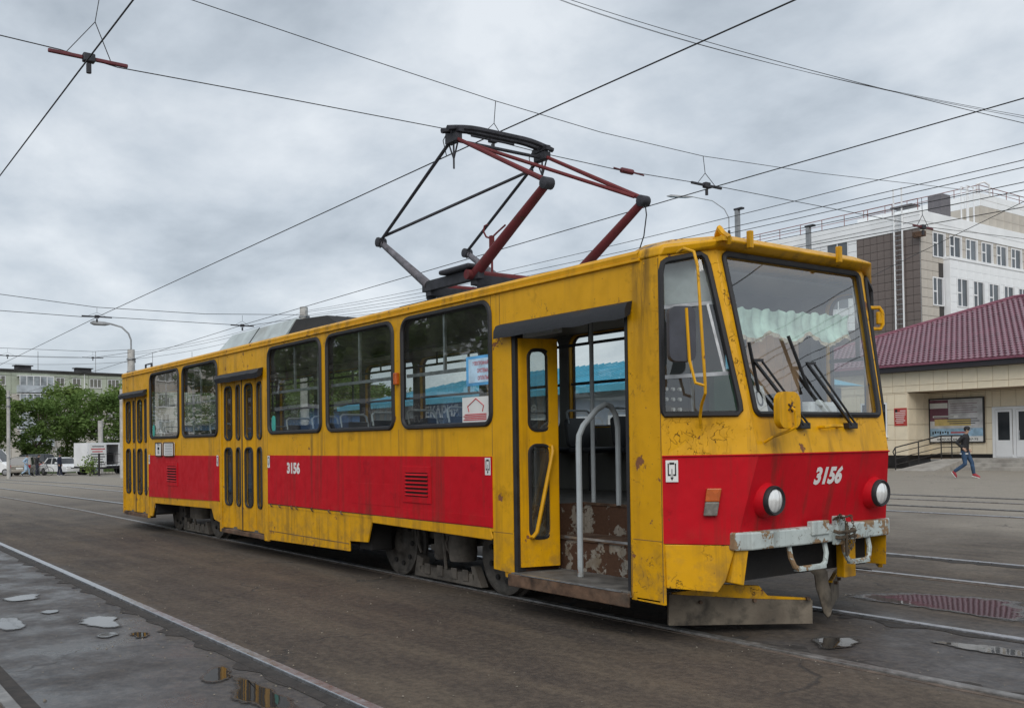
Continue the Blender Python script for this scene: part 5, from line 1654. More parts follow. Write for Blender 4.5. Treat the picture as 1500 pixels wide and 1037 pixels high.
    for i in range(38): MB().cyl((-28.65, Y0 - .26, 4.6 + i * .36), (-28.05, Y0 - .26, 4.6 + i * .36), .03, n=5).build('rung', 'alu', L)
    MB().box(-28.9, -27.2, Y0 - .35, Y0 + .8, 18.15, 18.25).build('landing', 'unit_grey', L)
    # roof plant
    MB().box(-28.1, -26.95, 62.5, 63.7, 17.7, 19.45).build('roof_unit', 'unit_grey', O, bevel=.05)
    for x in (-27.4, -26.95): MB().tube([(x, 66.0, 17.7), (x, 66.0, 20.5), (x, 67.0, 20.5), (x, 67.0, 17.7)], .06, 6).build('pipe_frame', 'pvc_white', O, smooth=True)
    MB().tube([(AX - .6, AY + .6, 20.3), (AX - .6, AY + .6, 21.2), (AX - .2, AY + 1.0, 21.35), (AX + .0, AY + 1.4, 21.1), (AX, AY + 1.4, 20.3)], .08, 8).build('vent_pipe', 'pvc_white', O, smooth=True)
    l = MB().box(X0 - .3, X0 + .6, Y0 - .5, Y0 - .2, 15.7, 16.1).build('wall_bracket', 'rust_iron', O, bevel=.03)


office()


def pavilions():
    # bakery pavilion with pale blue metal roof, seen through the tram
    P = empty('bakery_pavilion', (0, 0, 0))
    tag(P, 'grey bakery pavilion with light blue metal roof, seen through the tram windows', 'building')
    x0, x1, y0, y1 = -30.5, -9.0, 16.2, 24.0
    holes = [rect(-20.2 + i * 2.5, -18.7 + i * 2.5, 1.0, 2.3) for i in range(4)]
    MB().panel(rect(x0, x1, -.4, 3.2), holes, lambda x, z: (x, y0, z), (0, .2, 0)).build('front_wall', 'pavilion_grey', P)
    MB().box(x0, x0 + .2, y0 + .21, y1, -.4, 3.2).build('end_wall', 'pavilion_grey', P)
    MB().box(x1 - .2, x1, y0 + .21, y1, -.4, 3.2).build('end_wall', 'pavilion_grey', P)
    for i in range(4):
        w = MB().panel(rect(-20.2 + i * 2.5, -18.7 + i * 2.5, 1.0, 2.3), [rect(-20.1 + i * 2.5, -18.8 + i * 2.5, 1.1, 2.2)], lambda x, z: (x, y0 - .03, z), (0, .05, 0)).build('window', 'pvc_white', P)
        MB().box(-20.15 + i * 2.5, -18.75 + i * 2.5, y0 + .05, y0 + .06, 1.05, 2.25).build('pane', 'pane_dark', w)
    ex0, ex1, ey0, ey1, ez = x0 - 1.2, x1 + .6, y0 - .7, y1 + .5, 3.25
    c = [(ex0, ey0, ez), (ex1, ey0, ez), (ex1, ey1, ez), (ex0, ey1, ez), (ex0 + 6, 20.0, 4.5), (ex1 - 3, 20.0, 4.5)]
    r = MB().add(c, [(0, 1, 5, 4), (1, 2, 5), (2, 3, 4, 5), (3, 0, 4), (3, 2, 1, 0)]).build('roof', 'blue_roof', P)
    n = 60
    for i in range(n):      # standing seams on the front slope
        x = ex0 + .2 + (ex1 - ex0 - .4) * i / (n - 1)
        t = 1.0
        if x < c[4][0]: t = (x - ex0) / 6
        if x > c[5][0]: t = (ex1 - x) / 3
        if t < .05: continue
        MB().bar((x, ey0, ez + .02), (x, ey0 + (20.0 - ey0) * t, ez + (4.5 - ez) * t + .02), .04, .05).build('roof_seam', 'blue_roof', r)
    MB().box(ex0, ex1, ey0 - .06, ey0 - .01, ez - .18, ez + .03).build('eave_board', 'blue_roof', P)
    b = MB().box(-25.2, -20.9, y0 - .22, y0 - .02, 2.35, 3.2).build('sign_board', 'kiosk_dark', P)
    text('lettering', 'ПЕКАРНЯ', 'letter_white', b, (-24.75, y0 - .225, 2.52), (1, 0, 0), (0, 0, 1), .52, 3.1, bold=.03)
    text('lettering', 'ЭСе', 'letter_white', P, (-17.9, y0 - .05, 2.45), (1, 0, 0), (0, 0, 1), .5, 1.3, bold=.02)
    # long blue market hall farther along
    H = empty('market_hall', (0, 0, 0))
    tag(H, 'low blue sheet metal market hall beyond the rear half of the tram', 'building')
    MB().box(-66, -37, 19, 27, -1.2, 3.1).build('wall', 'kiosk_blue', H)
    for i in range(58):
        x = -65.7 + i * .5
        MB().box(x - .05, x + .05, 18.95, 18.999, -1, 3.05).build('wall_rib', 'kiosk_blue', H)
    MB().add([(-66.4, 18.4, 3.1), (-36.6, 18.4, 3.1), (-36.6, 27.5, 3.7), (-66.4, 27.5, 3.7)], [(0, 1, 2, 3)]).build('roof', 'kiosk_pale', H)
    # kiosks on the camera's side of the track, mirrored in the tram windows
    for x0, x1, mt, words, lab in ((-18.5, -11.8, 'kiosk_blue', ('ИЗГОТОВЛЕНИЕ', 'КЛЮЧЕЙ'), 'blue key cutting kiosk with white lettering, mirrored in the tram windows'),
                                   (-29.5, -21.0, 'kiosk_blue', (), 'blue kiosk with a blank dark sign board, mirrored in the tram windows')):
        K = empty('kiosk', (x0, -11.5, 0)); tag(K, lab, 'kiosk', 'kiosks mirrored in the tram windows')
        w = x1 - x0
        MB().panel(rect(0, w, -.4, 2.75), [rect(.5, w * .45, .9, 2.0), rect(w * .55, w - .5, .1, 2.0)], lambda x, z: (x, 0, z), (0, -.12, 0)).build('front_wall', mt, K)
        MB().box(0, .12, -2.6, -.13, -.4, 2.75).build('side_wall', mt, K); MB().box(w - .12, w, -2.6, -.13, -.4, 2.75).build('side_wall', mt, K)
        MB().box(-.2, w + .2, -2.8, .35, 2.76, 2.9).build('roof', 'kiosk_pale', K)
        MB().box(.5, w * .45, -.08, -.06, .9, 2.0).build('pane', 'pane_dark', K)
        MB().box(w * .55, w - .5, -.08, -.06, .1, 2.0).build('door', 'kiosk_pale', K)
        s = MB().box(.8, w - .8, .01, .06, 2.02, 2.72).build('sign_board', 'kiosk_dark', K)
        for i, wd in enumerate(words):
            text('lettering', wd, 'letter_white', s, (w - 1.1, .065, 2.40 - i * .32 if len(words) > 1 else 2.2), (-1, 0, 0), (0, 0, 1), .24, min(w - 2, len(wd) * .32), bold=.02)


pavilions()

# ------------------------------------------------------------------ far left: flats, trees, vehicles
simple('flats_green', (.42, .46, .37), .85, 0, .14, .35, dirt=(.33, .35, .29), dscale=.3)
simple('flats_pink', (.56, .53, .48), .85, 0, .12, .35, dirt=(.44, .41, .37), dscale=.3)
simple('flats_joint', (.16, .16, .14), .9)
simple('bitumen', (.05, .05, .052), .8, 0, .3, .6)
simple('balcony_panel', (.42, .46, .50), .6, 0, .15, .8)
simple('bark', (.09, .075, .06), .9, 0, .3, 4, .5, 12)
simple('grass_green', (.075, .12, .03), .9, 0, .4, 1.5)
simple('car_silver', (.27, .25, .22), .3, .4, .05, 2)
simple('car_dark', (.035, .04, .048), .25, .2, .1, 2)
simple('car_white', (.74, .75, .76), .3, 0, .04, 2)
simple('tyre', (.02, .02, .02), .8)
simple('rim', (.35, .35, .36), .4, .7)
simple('lamp_red', (.40, .02, .02), .25)
simple('lamp_clear', (.65, .66, .68), .15)
simple('cargo_white', (.70, .71, .72), .5, 0, .06, 1)
simple('cargo_dark', (.015, .015, .016), .8)


def leaf_mat(name, a, b):
    t = NT(name)
    oi = t.n('ShaderNodeObjectInfo')
    n = t.noise(t.coord(), .7, 4)
    f = t.n('ShaderNodeTexWhiteNoise', {'Vector': t.n('ShaderNodeVectorMath', {0: t.coord(), 1: (2.5, 2.5, 2.5)}, operation='MULTIPLY').outputs[0]})
    c = t.mix(t.ramp(n, .3, .7), a, b)
    c = t.mix(t.math('MULTIPLY', oi.outputs['Random'], .35), c, tuple(x * .7 for x in a))
    d = t.n('ShaderNodeBsdfDiffuse', {'Color': c})
    tr = t.n('ShaderNodeBsdfTranslucent', {'Color': t.mix(.5, c, (.12, .18, .03))})
    t.done(t.n('ShaderNodeMixShader', {0: .3, 1: d.outputs[0], 2: tr.outputs[0]}))


leaf_mat('leaf_mid', (.13, .205, .06), (.23, .30, .10))
leaf_mat('leaf_dark', (.10, .17, .052), (.17, .24, .08))


def tree_mesh(seed, h, rx, n_clump, per, size, base):
    rr = random.Random(seed)
    tr = MB()
    top = h * .8
    pts = [(rr.uniform(-.15, .15) * i, rr.uniform(-.15, .15) * i, top * i / 5) for i in range(6)]
    tr.tube(pts, [.20 * (1 - i / 7) * h / 9 for i in range(6)], 7)
    clumps = []
    for i in range(n_clump):
        z = base + (h - base) * rr.random() ** .85
        t = (z - base) / (h - base)
        env = rx * math.sin(math.pi * min(1, .16 + .82 * (1 - t) ** .8)) * (0.75 + .5 * rr.random())
        a = rr.uniform(0, 2 * math.pi); r = env * math.sqrt(rr.uniform(.12, 1))
        clumps.append(Vector((r * math.cos(a), r * math.sin(a), z)))
    for c in clumps[::3]:
        z0 = max(base * .6, c.z * .62)
        k = min(4, int(z0 / top * 5)); p = Vector(pts[k])
        tr.tube([p, p.lerp(c, .5) + Vector((0, 0, .25)), c], [.06 * h / 9, .04 * h / 9, .012], 5)
    lv = []; lf = []
    for c in clumps:
        cr_ = rr.uniform(.55, 1.15) * h / 9
        for _ in range(per):
            d = Vector((rr.gauss(0, 1), rr.gauss(0, 1), rr.gauss(0, .75)))
            d = d.normalized() * cr_ * rr.random() ** .4
            p = c + d
            s = size * rr.uniform(.6, 1.4)
            u = Vector((rr.uniform(-1, 1), rr.uniform(-1, 1), rr.uniform(-.6, .3))).normalized(); w = u.cross(Vector((rr.uniform(-1, 1), rr.uniform(-1, 1), rr.uniform(-1, 1)))).normalized()
            b = len(lv)
            lv += [p - u * s, p + w * s * .45, p + u * s, p - w * s * .45]
            lf.append((b, b + 1, b + 2, b + 3))
    lm = MB().add(lv, lf)
    return tr, lm


def trees():
    protos = []
    for i, (sd, h, rx, nc, per, sz, base) in enumerate(((3, 9.6, 3.9, 62, 105, .21, 1.6), (8, 8.6, 4.3, 66, 105, .21, 1.2), (15, 10.4, 3.5, 58, 105, .21, 1.8))):
        tr, lm = tree_mesh(sd, h, rx, nc, per, sz, base)
        r = empty('tree', (0, 0, 0))
        tr.build('trunk', 'bark', r, smooth=True)
        c = lm.build('crown', ('leaf_mid', 'leaf_dark', 'leaf_mid')[i], r)
        stuff(c)
        protos.append(r)
    used = [False] * 3
    grp = 'trees in front of the flats'
    sp = [(0, -100, 9.5, .95, 'leafy tree in front of the flats behind the tall concrete pole'),
          (1, -103, 15.2, .92, 'bushy dark tree in front of the flats above the silver car'),
          (2, -108, 19.0, .90, 'tall tree in front of the flats between the two darker crowns'),
          (1, -100, 21.5, .95, 'wide dark tree in front of the flats behind the white delivery truck'),
          (0, -104, 26.0, 1.02, 'leafy tree with the highest top of the row, beside the tram tail'),
          (2, -96, 6.2, .85, 'slender tree in front of the flats beside the white minibus'),
          (2, -112, 12.0, .80, 'smaller tree close to the flats, half hidden by fuller crowns'),
          (0, -98, 33, .95, None), (1, -92, 38, 1.0, None), (2, -88, 44, 1.0, None), (1, -80, 47, .95, None), (0, -92, 49, .9, None), (2, -86, 36, 1.0, None), (2, -76, 36, 1.0, None),
          (1, -62, -24, 1.1, 'R'), (0, -48, -22, 1.0, 'R'), (2, -40, -26, 1.1, 'R'), (1, -34, -21, .9, 'R'), (0, -26, -19, .9, 'R'), (2, -20, -20, .9, 'R')]
    for i, (k, x, y, s, lab) in enumerate(sp):
        if not used[k]: o = protos[k]; used[k] = True
        else: o = dup(protos[k])
        o.location = (x, y, gz(x) - .05); o.scale = (s, s, s); o.rotation_euler = (0, 0, i * 1.7)
        if lab == 'R': tag(o, 'green tree mirrored in the tram windows, standing behind the blue kiosks', 'tree', 'trees behind the kiosks')
        elif lab is None: tag(o, 'green tree seen through the tram windows behind the blue market hall', 'tree', 'trees behind the market hall')
        else: tag(o, lab, 'tree', grp)


trees()


def flats(loc, rz, label, length=74, detail=(0, 40)):
    F = empty('apartment_block', loc, rz)
    tag(F, label, 'building', 'five storey blocks of flats')
    H = 14.6; st = 2.8
    MB().box(0, length, 0, 12, -1.5, H).build('wall', 'flats_joint', F)
    cols = []
    u = .8; k = 0
    # bays repeat: loggia stack, two narrow windows, down pipe, two wide windows
    while u < length - 6:
        cols += [('log', u, 5.2), ('win', u + 6.0, 1.35), ('win', u + 8.6, 1.35), ('pipe', u + 10.5, .14), ('win', u + 11.4, 1.95), ('win', u + 14.4, 2.0)]
        u += 18.0; k += 1
    holes = []
    for ty, a, w in cols:
        if ty == 'win':
            for s in range(5): holes.append((a, a + w, s * st + 1.1, s * st + 2.55))
    # large concrete wall panels, one storey high
    rc = []
    for q in grid(0, length, -.2, H - .3, 3.0, st, z0=-.2): 
        rc.append(q)
    for q in rc:
        mt = 'flats_green' if q[2] > 8.2 else 'flats_pink'
        tiles(F, mt, lambda x, z, d: (x, -.001 - d, z), subtract(q, holes), .05, .06, 'wall_panel')
    for ty, a, w in cols:
        if ty == 'win':
            for s in range(5):
                z0 = s * st + 1.1; z1 = z0 + 1.45
                n = 3 if w > 1.5 else 2
                hs = [rect(a + .08 + (w - .08) * i / n, a + (w - .08) * (i + 1) / n, z0 + .08, z1 - .08) for i in range(n)]
                m = MB().panel(rect(a, a + w, z0, z1), hs, lambda x, z: (x, -.03, z), (0, .08, 0)).build('window', 'pvc_white', F)
                MB().box(a, a + w, .005, .012, z0, z1).build('pane', 'pane_pale' if (s + int(a)) % 3 else 'pane_dark', m)
                MB().box(a - .05, a + w + .05, -.16, -.065, z0 - .06, z0).build('sill', 'flats_pink', m)
        elif ty == 'pipe':
            MB().cyl((a, -.12, 0), (a, -.12, H - .1), .07, n=6).build('down_pipe', 'pvc_white', F)
        else:
            for s in range(1, 5):
                z0 = s * st
                b = MB().box(a, a + w, -1.25, -.062, z0, z0 + 1.12).build('balcony', 'balcony_panel', F)
                MB().box(a, a + w, -1.24, -1.2, z0 + 1.13, z0 + 2.45).build('pane', 'pane_pale', b)
                for i in range(6): MB().box(a + (w - .1) * i / 5, a + (w - .1) * i / 5 + .1, -1.27, -1.2, z0 + 1.12, z0 + 2.5).build('mullion', 'pvc_white', b)
                MB().box(a, a + w, -1.28, -.062, z0 + 2.5, z0 + 2.62).build('balcony_roof', 'pvc_white', b)
    MB().box(-.3, length + .3, -.45, 12.4, H + .001, H + .2).build('roof', 'bitumen', F)
    rr = random.Random(3)
    for i in range(int(length / 9)):
        x = 3 + i * 9 + rr.uniform(-1, 1); w = rr.uniform(1.0, 2.4)
        v = MB().box(x, x + w, 3, 4.2, H + .2, H + 1.0).build('vent_stack', 'bitumen', F)
        MB().box(x - .25, x + w + .25, 2.8, 4.4, H + 1.0, H + 1.15).build('vent_cap', 'bitumen', v)
        MB().cyl((x + 4, 5, H), (x + 4, 5, H + rr.uniform(3, 5.5)), .05, n=5).build('antenna', 'zinc_pole', F)
    return F


simple('pane_pale', (.28, .31, .33), .15, 0, .3, .7)
_a = Vector((-154.6, 19.6, 0)); _b = Vector((-158.5, 39.5, 0)); _d = (_b - _a).normalized()
_o = _a - _d * 16.6
flats((_o.x, _o.y, gz(-150)), math.atan2(_d.y, _d.x), 'five storey grey green panel block of flats with loggias behind the trees', 92)
flats((-104, -62, gz(-100)), R(75), 'five storey panel block of flats mirrored in the rear tram windows', 56)


# ------------------------------------------------------------------ vehicles
def loft(m, secs):
    """closed cross sections of equal length -> skin with end caps"""
    n = len(secs[0]); vs = [p for s in secs for p in s]; fs = []
    for i in range(len(secs) - 1):
        for k in range(n): fs.append((i * n + k, i * n + (k + 1) % n, (i + 1) * n + (k + 1) % n, (i + 1) * n + k))
    fs += [tuple(range(n - 1, -1, -1)), tuple((len(secs) - 1) * n + k for k in range(n))]
    return m.add(vs, fs)


def car(label, loc, rz, paintm, L=4.3, W=1.74, H=1.5, kind='hatch', belt=.93, group='cars parked by the flats'):
    C = empty('parked_car', loc, rz); tag(C, label, 'car', group)
    hw = W / 2
    if kind == 'sedan': low = [(-L / 2, .80), (-L / 2 + .15, .88), (-L / 2 + .9, belt), (L / 2 - 1.3, belt), (L / 2 - .7, .86), (L / 2 - .12, .74), (L / 2, .62)]
    else: low = [(-L / 2, .86), (-L / 2 + .12, belt), (-L / 2 + .9, belt), (L / 2 - 1.2, belt), (L / 2 - .6, .88), (L / 2 - .12, .76), (L / 2, .62)]
    secs = []
    for i, (x, z) in enumerate(low):
        k = .90 if i in (0, len(low) - 1) else .985 if i in (1, len(low) - 2) else 1.0
        secs.append([(x, -hw * k, .30), (x, -hw * k, .55), (x, -hw * .97 * k, z - .06), (x, -hw * .88 * k, z), (x, hw * .88 * k, z), (x, hw * .97 * k, z - .06), (x, hw * k, .55), (x, hw * k, .30)])
    loft(MB(), secs).build('body', paintm, C, smooth=True, bevel=.02)
    if kind == 'sedan': g = [(-L / 2 + .75, belt - .03), (-L / 2 + 1.25, H - .05), (-.1, H), (.45, H - .05), (L / 2 - 1.25, belt - .03)]
    else: g = [(-L / 2 + .12, belt - .03), (-L / 2 + .45, H - .06), (-.2, H), (.45, H - .05), (L / 2 - 1.15, belt - .03)]
    secs = []
    for x, z in g:
        t = (z - belt) / (H - belt); k = 1 - .17 * max(0, t)
        secs.append([(x, -hw * .93, belt - .04), (x, -hw * .93 * k, z), (x, hw * .93 * k, z), (x, hw * .93, belt - .04)])
    loft(MB(), secs).build('windows', 'pane_dark', C)
    rs = []
    for x, z in g[1:4]:
        t = (z - belt) / (H - belt); k = 1 - .17 * t
        rs.append([(x, -hw * .94 * k, z - .02), (x, -hw * .8 * k, z + .03), (x, hw * .8 * k, z + .03), (x, hw * .94 * k, z - .02)])
    loft(MB(), rs).build('roof', paintm, C, smooth=True)
    for s in (-1, 1):
        kk = .935
        P = [(x, s * hw * kk * (1 - .17 * max(0, (z - belt) / (H - belt))), z) for x, z in g]
        for a, b in ((0, 1), (3, 4)): MB().bar(P[a], P[b], .07, .09).build('pillar', paintm, C)
        MB().bar((-.15, s * hw * .945, belt - .03), (-.2, s * hw * .945 * .83, H), .03, .09).build('pillar', paintm, C)
        MB().obox((L / 2 - 1.35, s * (hw + .09), belt + .08), (.10, .18, .13)).build('mirror', paintm, C, bevel=.03)
        for x in (-L / 2 + .8, L / 2 - .82):
            w = MB().lathe([(.20, 0), (.29, .0), (.315, .03), (.315, .17), (.29, .2), (.2, .2)], (x, s * hw - s * .19, .315), (0, s, 0), 20).build('wheel', 'tyre', C, smooth=True)
            MB().lathe([(.195, 0), (.195, .015), (.06, .03)], (x, s * hw + s * .005, .315), (0, s, 0), 14).build('rim', 'rim', w, smooth=True)
        MB().obox((L / 2 - .10, s * hw * .66, .66), (.14, .38, .15)).build('headlight', 'lamp_clear', C, bevel=.03)
        MB().obox((-L / 2 + .05, s * hw * .80, .80), (.12, .20, .26)).build('tail_light', 'lamp_red', C, bevel=.03)
    MB().box(L / 2 - .02, L / 2 + .012, -.26, .26, .42, .53).build('number_plate', 'white_paper', C)
    MB().box(-L / 2 - .012, -L / 2 + .03, -.26, .26, .60, .71).build('number_plate', 'white_paper', C)
    MB().box(L / 2 - .05, L / 2 + .01, -.45, .45, .57, .64).build('grille', 'black_plastic', C)
    MB().box(-L / 2 - .04, -L / 2 + .1, -hw * .9, hw * .9, .33, .52).build('bumper', paintm, C, bevel=.03)
    MB().box(L / 2 - .1, L / 2 + .005, -hw * .85, hw * .85, .33, .42).build('bumper', paintm, C, bevel=.02)
    return C


def gpos(px, D, extra=0):
    v = pray(px, 655); p = Vector(CAM) + v * D
    return (p.x, p.y, gz(p.x) + extra)


def face_cam(px, off):
    """heading that points at the camera along the ground, plus off degrees"""
    v = pray(px, 655); return math.atan2(-v.y, -v.x) + R(off)


car('silver hatchback seen from behind beside the cyclist', gpos(36, 80), face_cam(36, 170), 'car_silver', 4.3, 1.76, 1.55)
car('dark blue people carrier parked behind the silver and white cars', gpos(65, 92), face_cam(65, 105), 'car_dark', 4.7, 1.85, 1.85, belt=1.05)
car('white saloon car facing the tram beside the delivery truck', gpos(91, 79), face_cam(91, 28), 'car_white', 4.35, 1.72, 1.42, 'sedan')
_v = car('white minibus partly out of view behind the concrete pole', gpos(-12, 84), face_cam(-12, 60), 'car_white', 5.0, 1.9, 2.3, belt=1.25)


def truck():
    x, y, z = gpos(153, 77)
    C = empty('delivery_truck', (x, y, z), face_cam(153, 122)); tag(C, 'white delivery truck with its cargo side open and printed panel', 'truck')
    # local x = heading (to the picture's right, cab behind the tram); the open side is -y
    W = .95
    MB().panel([(-2.0, .7), (1.0, .7), (1.0, 2.45), (-2.0, 2.45)], [rect(-.42, .62, .78, 2.36)], lambda a, b: (a, -W, b), (0, .05, 0)).build('cargo_side', 'cargo_white', C)
    MB().box(-2.0, 1.0, W - .05, W, .7, 2.45).build('cargo_side', 'cargo_white', C)
    MB().box(-2.0, 1.0, -W, W, 2.451, 2.5).build('cargo_roof', 'cargo_white', C)
    MB().box(-2.0, 1.0, -W, W, .6, .699).build('cargo_floor', 'cargo_dark', C)
    MB().box(-2.0, -1.95, -W + .05, W - .05, .7, 2.45).build('cargo_end', 'cargo_white', C)
    MB().box(.95, 1.0, -W + .05, W - .05, .7, 2.45).build('cargo_end', 'cargo_white', C)
    MB().box(-.4, .6, -.3, .6, .7, 1.7).build('cargo_goods', 'cargo_dark', C, bevel=.05)
    p = MB().box(-1.85, -.48, -W - .06, -W - .02, .62, 2.40).build('printed_panel', 'white_paper', C)
    for i in range(8): MB().box(-1.75 + .1 * (i % 2), -.58 - .1 * (i % 3), -W - .064, -W - .061, .78 + i * .2, .86 + i * .2).build('print_line', 'letter_red' if i in (5, 6) else 'kiosk_dark', p)
    MB().box(.68, .98, -W - .08, -W - .04, .75, 2.36).build('cargo_door', 'cargo_white', C, bevel=.02)
    secs = [[(1.02, -.9, .5), (1.02, -.9, 2.1), (1.02, .9, 2.1), (1.02, .9, .5)], [(1.9, -.9, .45), (1.85, -.82, 2.1), (1.85, .82, 2.1), (1.9, .9, .45)], [(2.7, -.85, .45), (2.3, -.8, 1.75), (2.3, .8, 1.75), (2.7, .85, .45)]]
    loft(MB(), secs).build('cab', 'cargo_white', C, bevel=.05)
    MB().hexa([(1.3, -.88, 1.25), (2.25, -.88, 1.25), (2.25, -.905, 1.25), (1.3, -.905, 1.25)], [(1.3, -.85, 1.9), (1.95, -.85, 1.9), (1.95, -.875, 1.9), (1.3, -.875, 1.9)]).build('cab_window', 'pane_dark', C)
    MB().box(-1.9, 2.3, -.35, .35, .45, .595).build('chassis', 'black_plastic', C)
    for xx in (-1.25, 1.7):
        for s in (-1, 1):
            w = MB().lathe([(.2, 0), (.34, 0), (.36, .04), (.36, .2), (.34, .24), (.2, .24)], (xx, s * .88 - s * .22, .36), (0, s, 0), 20).build('wheel', 'tyre', C, smooth=True)
            MB().lathe([(.2, 0), (.2, .02), (.06, .04)], (xx, s * .895, .36), (0, s, 0), 14).build('rim', 'rim', w, smooth=True)
    MB().obox((2.0, 1.08, 1.55), (.08, .2, .3)).build('mirror', 'black_plastic', C, bevel=.02)


truck()
# verge of grass and low fence behind the cars
def verge():
    m = MB().box(-98, -91, -30, 60, -1.1, -.90).build('verge', 'grass_green'); struct(m)
    rr = random.Random(9); vs = []; fs = []
    for i in range(9000):
        x = rr.uniform(-97.8, -91.1); y = rr.uniform(0, 34); h = rr.uniform(.15, .42); a = rr.uniform(0, 6.3); b = len(vs)
        vs += [(x, y, -.905), (x + .05 * math.cos(a), y + .05 * math.sin(a), -.905), (x + .08 * math.sin(a), y + .08 * math.cos(a), -.905 + h)]
        fs.append((b, b + 1, b + 2))
    o = MB().add(vs, fs).build('grass', 'grass_green'); stuff(o); o['label'] = 'uncut green grass on the verge behind the parked cars'; o['category'] = 'grass'
    F = empty('low_fence', (-90.5, 6.5, gz(-90.5))); tag(F, 'low pale metal fence between the verge and the parked cars', 'fence')
    for i in range(9):
        MB().box(-.03, .03, i * 1.4 - .03, i * 1.4 + .03, -.1, .95).build('post', 'pvc_white', F)
    for z in (.35, .88): MB().box(-.025, .025, -.1, 11.4, z, z + .05).build('rail', 'pvc_white', F)
    # dark gate frame by the truck
    p = gpos(145, 70)
    Gt = empty('barrier_frame', p); tag(Gt, 'dark metal barrier post with mesh panel in front of the delivery truck', 'barrier')
    d = Vector((.15, 1, 0)).normalized()
    MB().box(-.06, .06, -.06, .06, -.1, 1.62).build('post', 'rail_black', Gt)
    for z in (.15, .55, .95): MB().bar(Vector((0, 0, z)), d * 2.2 + Vector((0, 0, z)), .03, .03).build('rail', 'rail_black', Gt)
    for i in range(9): MB().bar(d * (.25 * i + .15) + Vector((0, 0, .1)), d * (.25 * i + .15) + Vector((0, 0, 1.0)), .02, .02, (1, 0, 0)).build('bar', 'rail_black', Gt)
    MB().bar(Vector((0, 0, 1.55)), d * 2.6 + Vector((0, 0, 1.55)), .03, .03).build('rail', 'rail_black', Gt)
    lm = MB(); rr = random.Random(2)
    for i in range(260):
        q = Vector((.5 + rr.gauss(0, .2), -.5 + rr.gauss(0, .28), .75 + rr.gauss(0, .32))); u = Vector((rr.uniform(-1, 1), rr.uniform(-1, 1), rr.uniform(-1, 1))).normalized() * .10; w = u.orthogonal().normalized() * .05
        lm.add([q - u, q + w, q + u, q - w], [(0, 1, 2, 3)])
    S = empty('shrub', (p[0] - 1.0, p[1], p[2])); tag(S, 'small yellowish shrub beside the dark barrier post', 'shrub')
    stuff(lm.build('foliage', 'leaf_mid', S))
    st = MB()
    for i in range(5): st.tube([(.5, -.5, -.05), (.5 + .1 * math.cos(i), -.5 + .2 * math.sin(i * 1.4), .8)], .012, 4)
    st.build('stems', 'bark', S)


verge()

# ------------------------------------------------------------------ people
simple('skin', (.46, .29, .21), .55, 0, .08, 5)
simple('hair_dark', (.02, .016, .013), .7)
simple('jacket_black', (.014, .014, .017), .75, 0, .3, 8)
simple('jeans_blue', (.028, .065, .13), .8, 0, .3, 6)
simple('shirt_white', (.6, .6, .58), .8)
simple('shoe_red', (.30, .03, .04), .6)
simple('coat_pale', (.33, .45, .58), .8, 0, .12, 6)
simple('navy', (.02, .025, .05), .8)
simple('sole', (.65, .64, .62), .7)


def skin(name, V, E, rad, mat, parent, root=0, sub=1):
    me = bpy.data.meshes.new(name); me.from_pydata(V, E, []); me.materials.append(M[mat])
    o = bpy.data.objects.new(name, me); col.objects.link(o); o.parent = parent
    md = o.modifiers.new('skin', 'SKIN'); md.use_smooth_shade = True
    if not me.skin_vertices:
        bm = bmesh.new(); bm.from_mesh(me); bm.verts.layers.skin.verify(); bm.to_mesh(me); bm.free()
    for i, sv in enumerate(me.skin_vertices[0].data):
        r = rad[i]; sv.radius = r if isinstance(r, tuple) else (r, r); sv.use_root = (i == root)
    sd = o.modifiers.new('sub', 'SUBSURF'); sd.levels = sub; sd.render_levels = sub
    return o


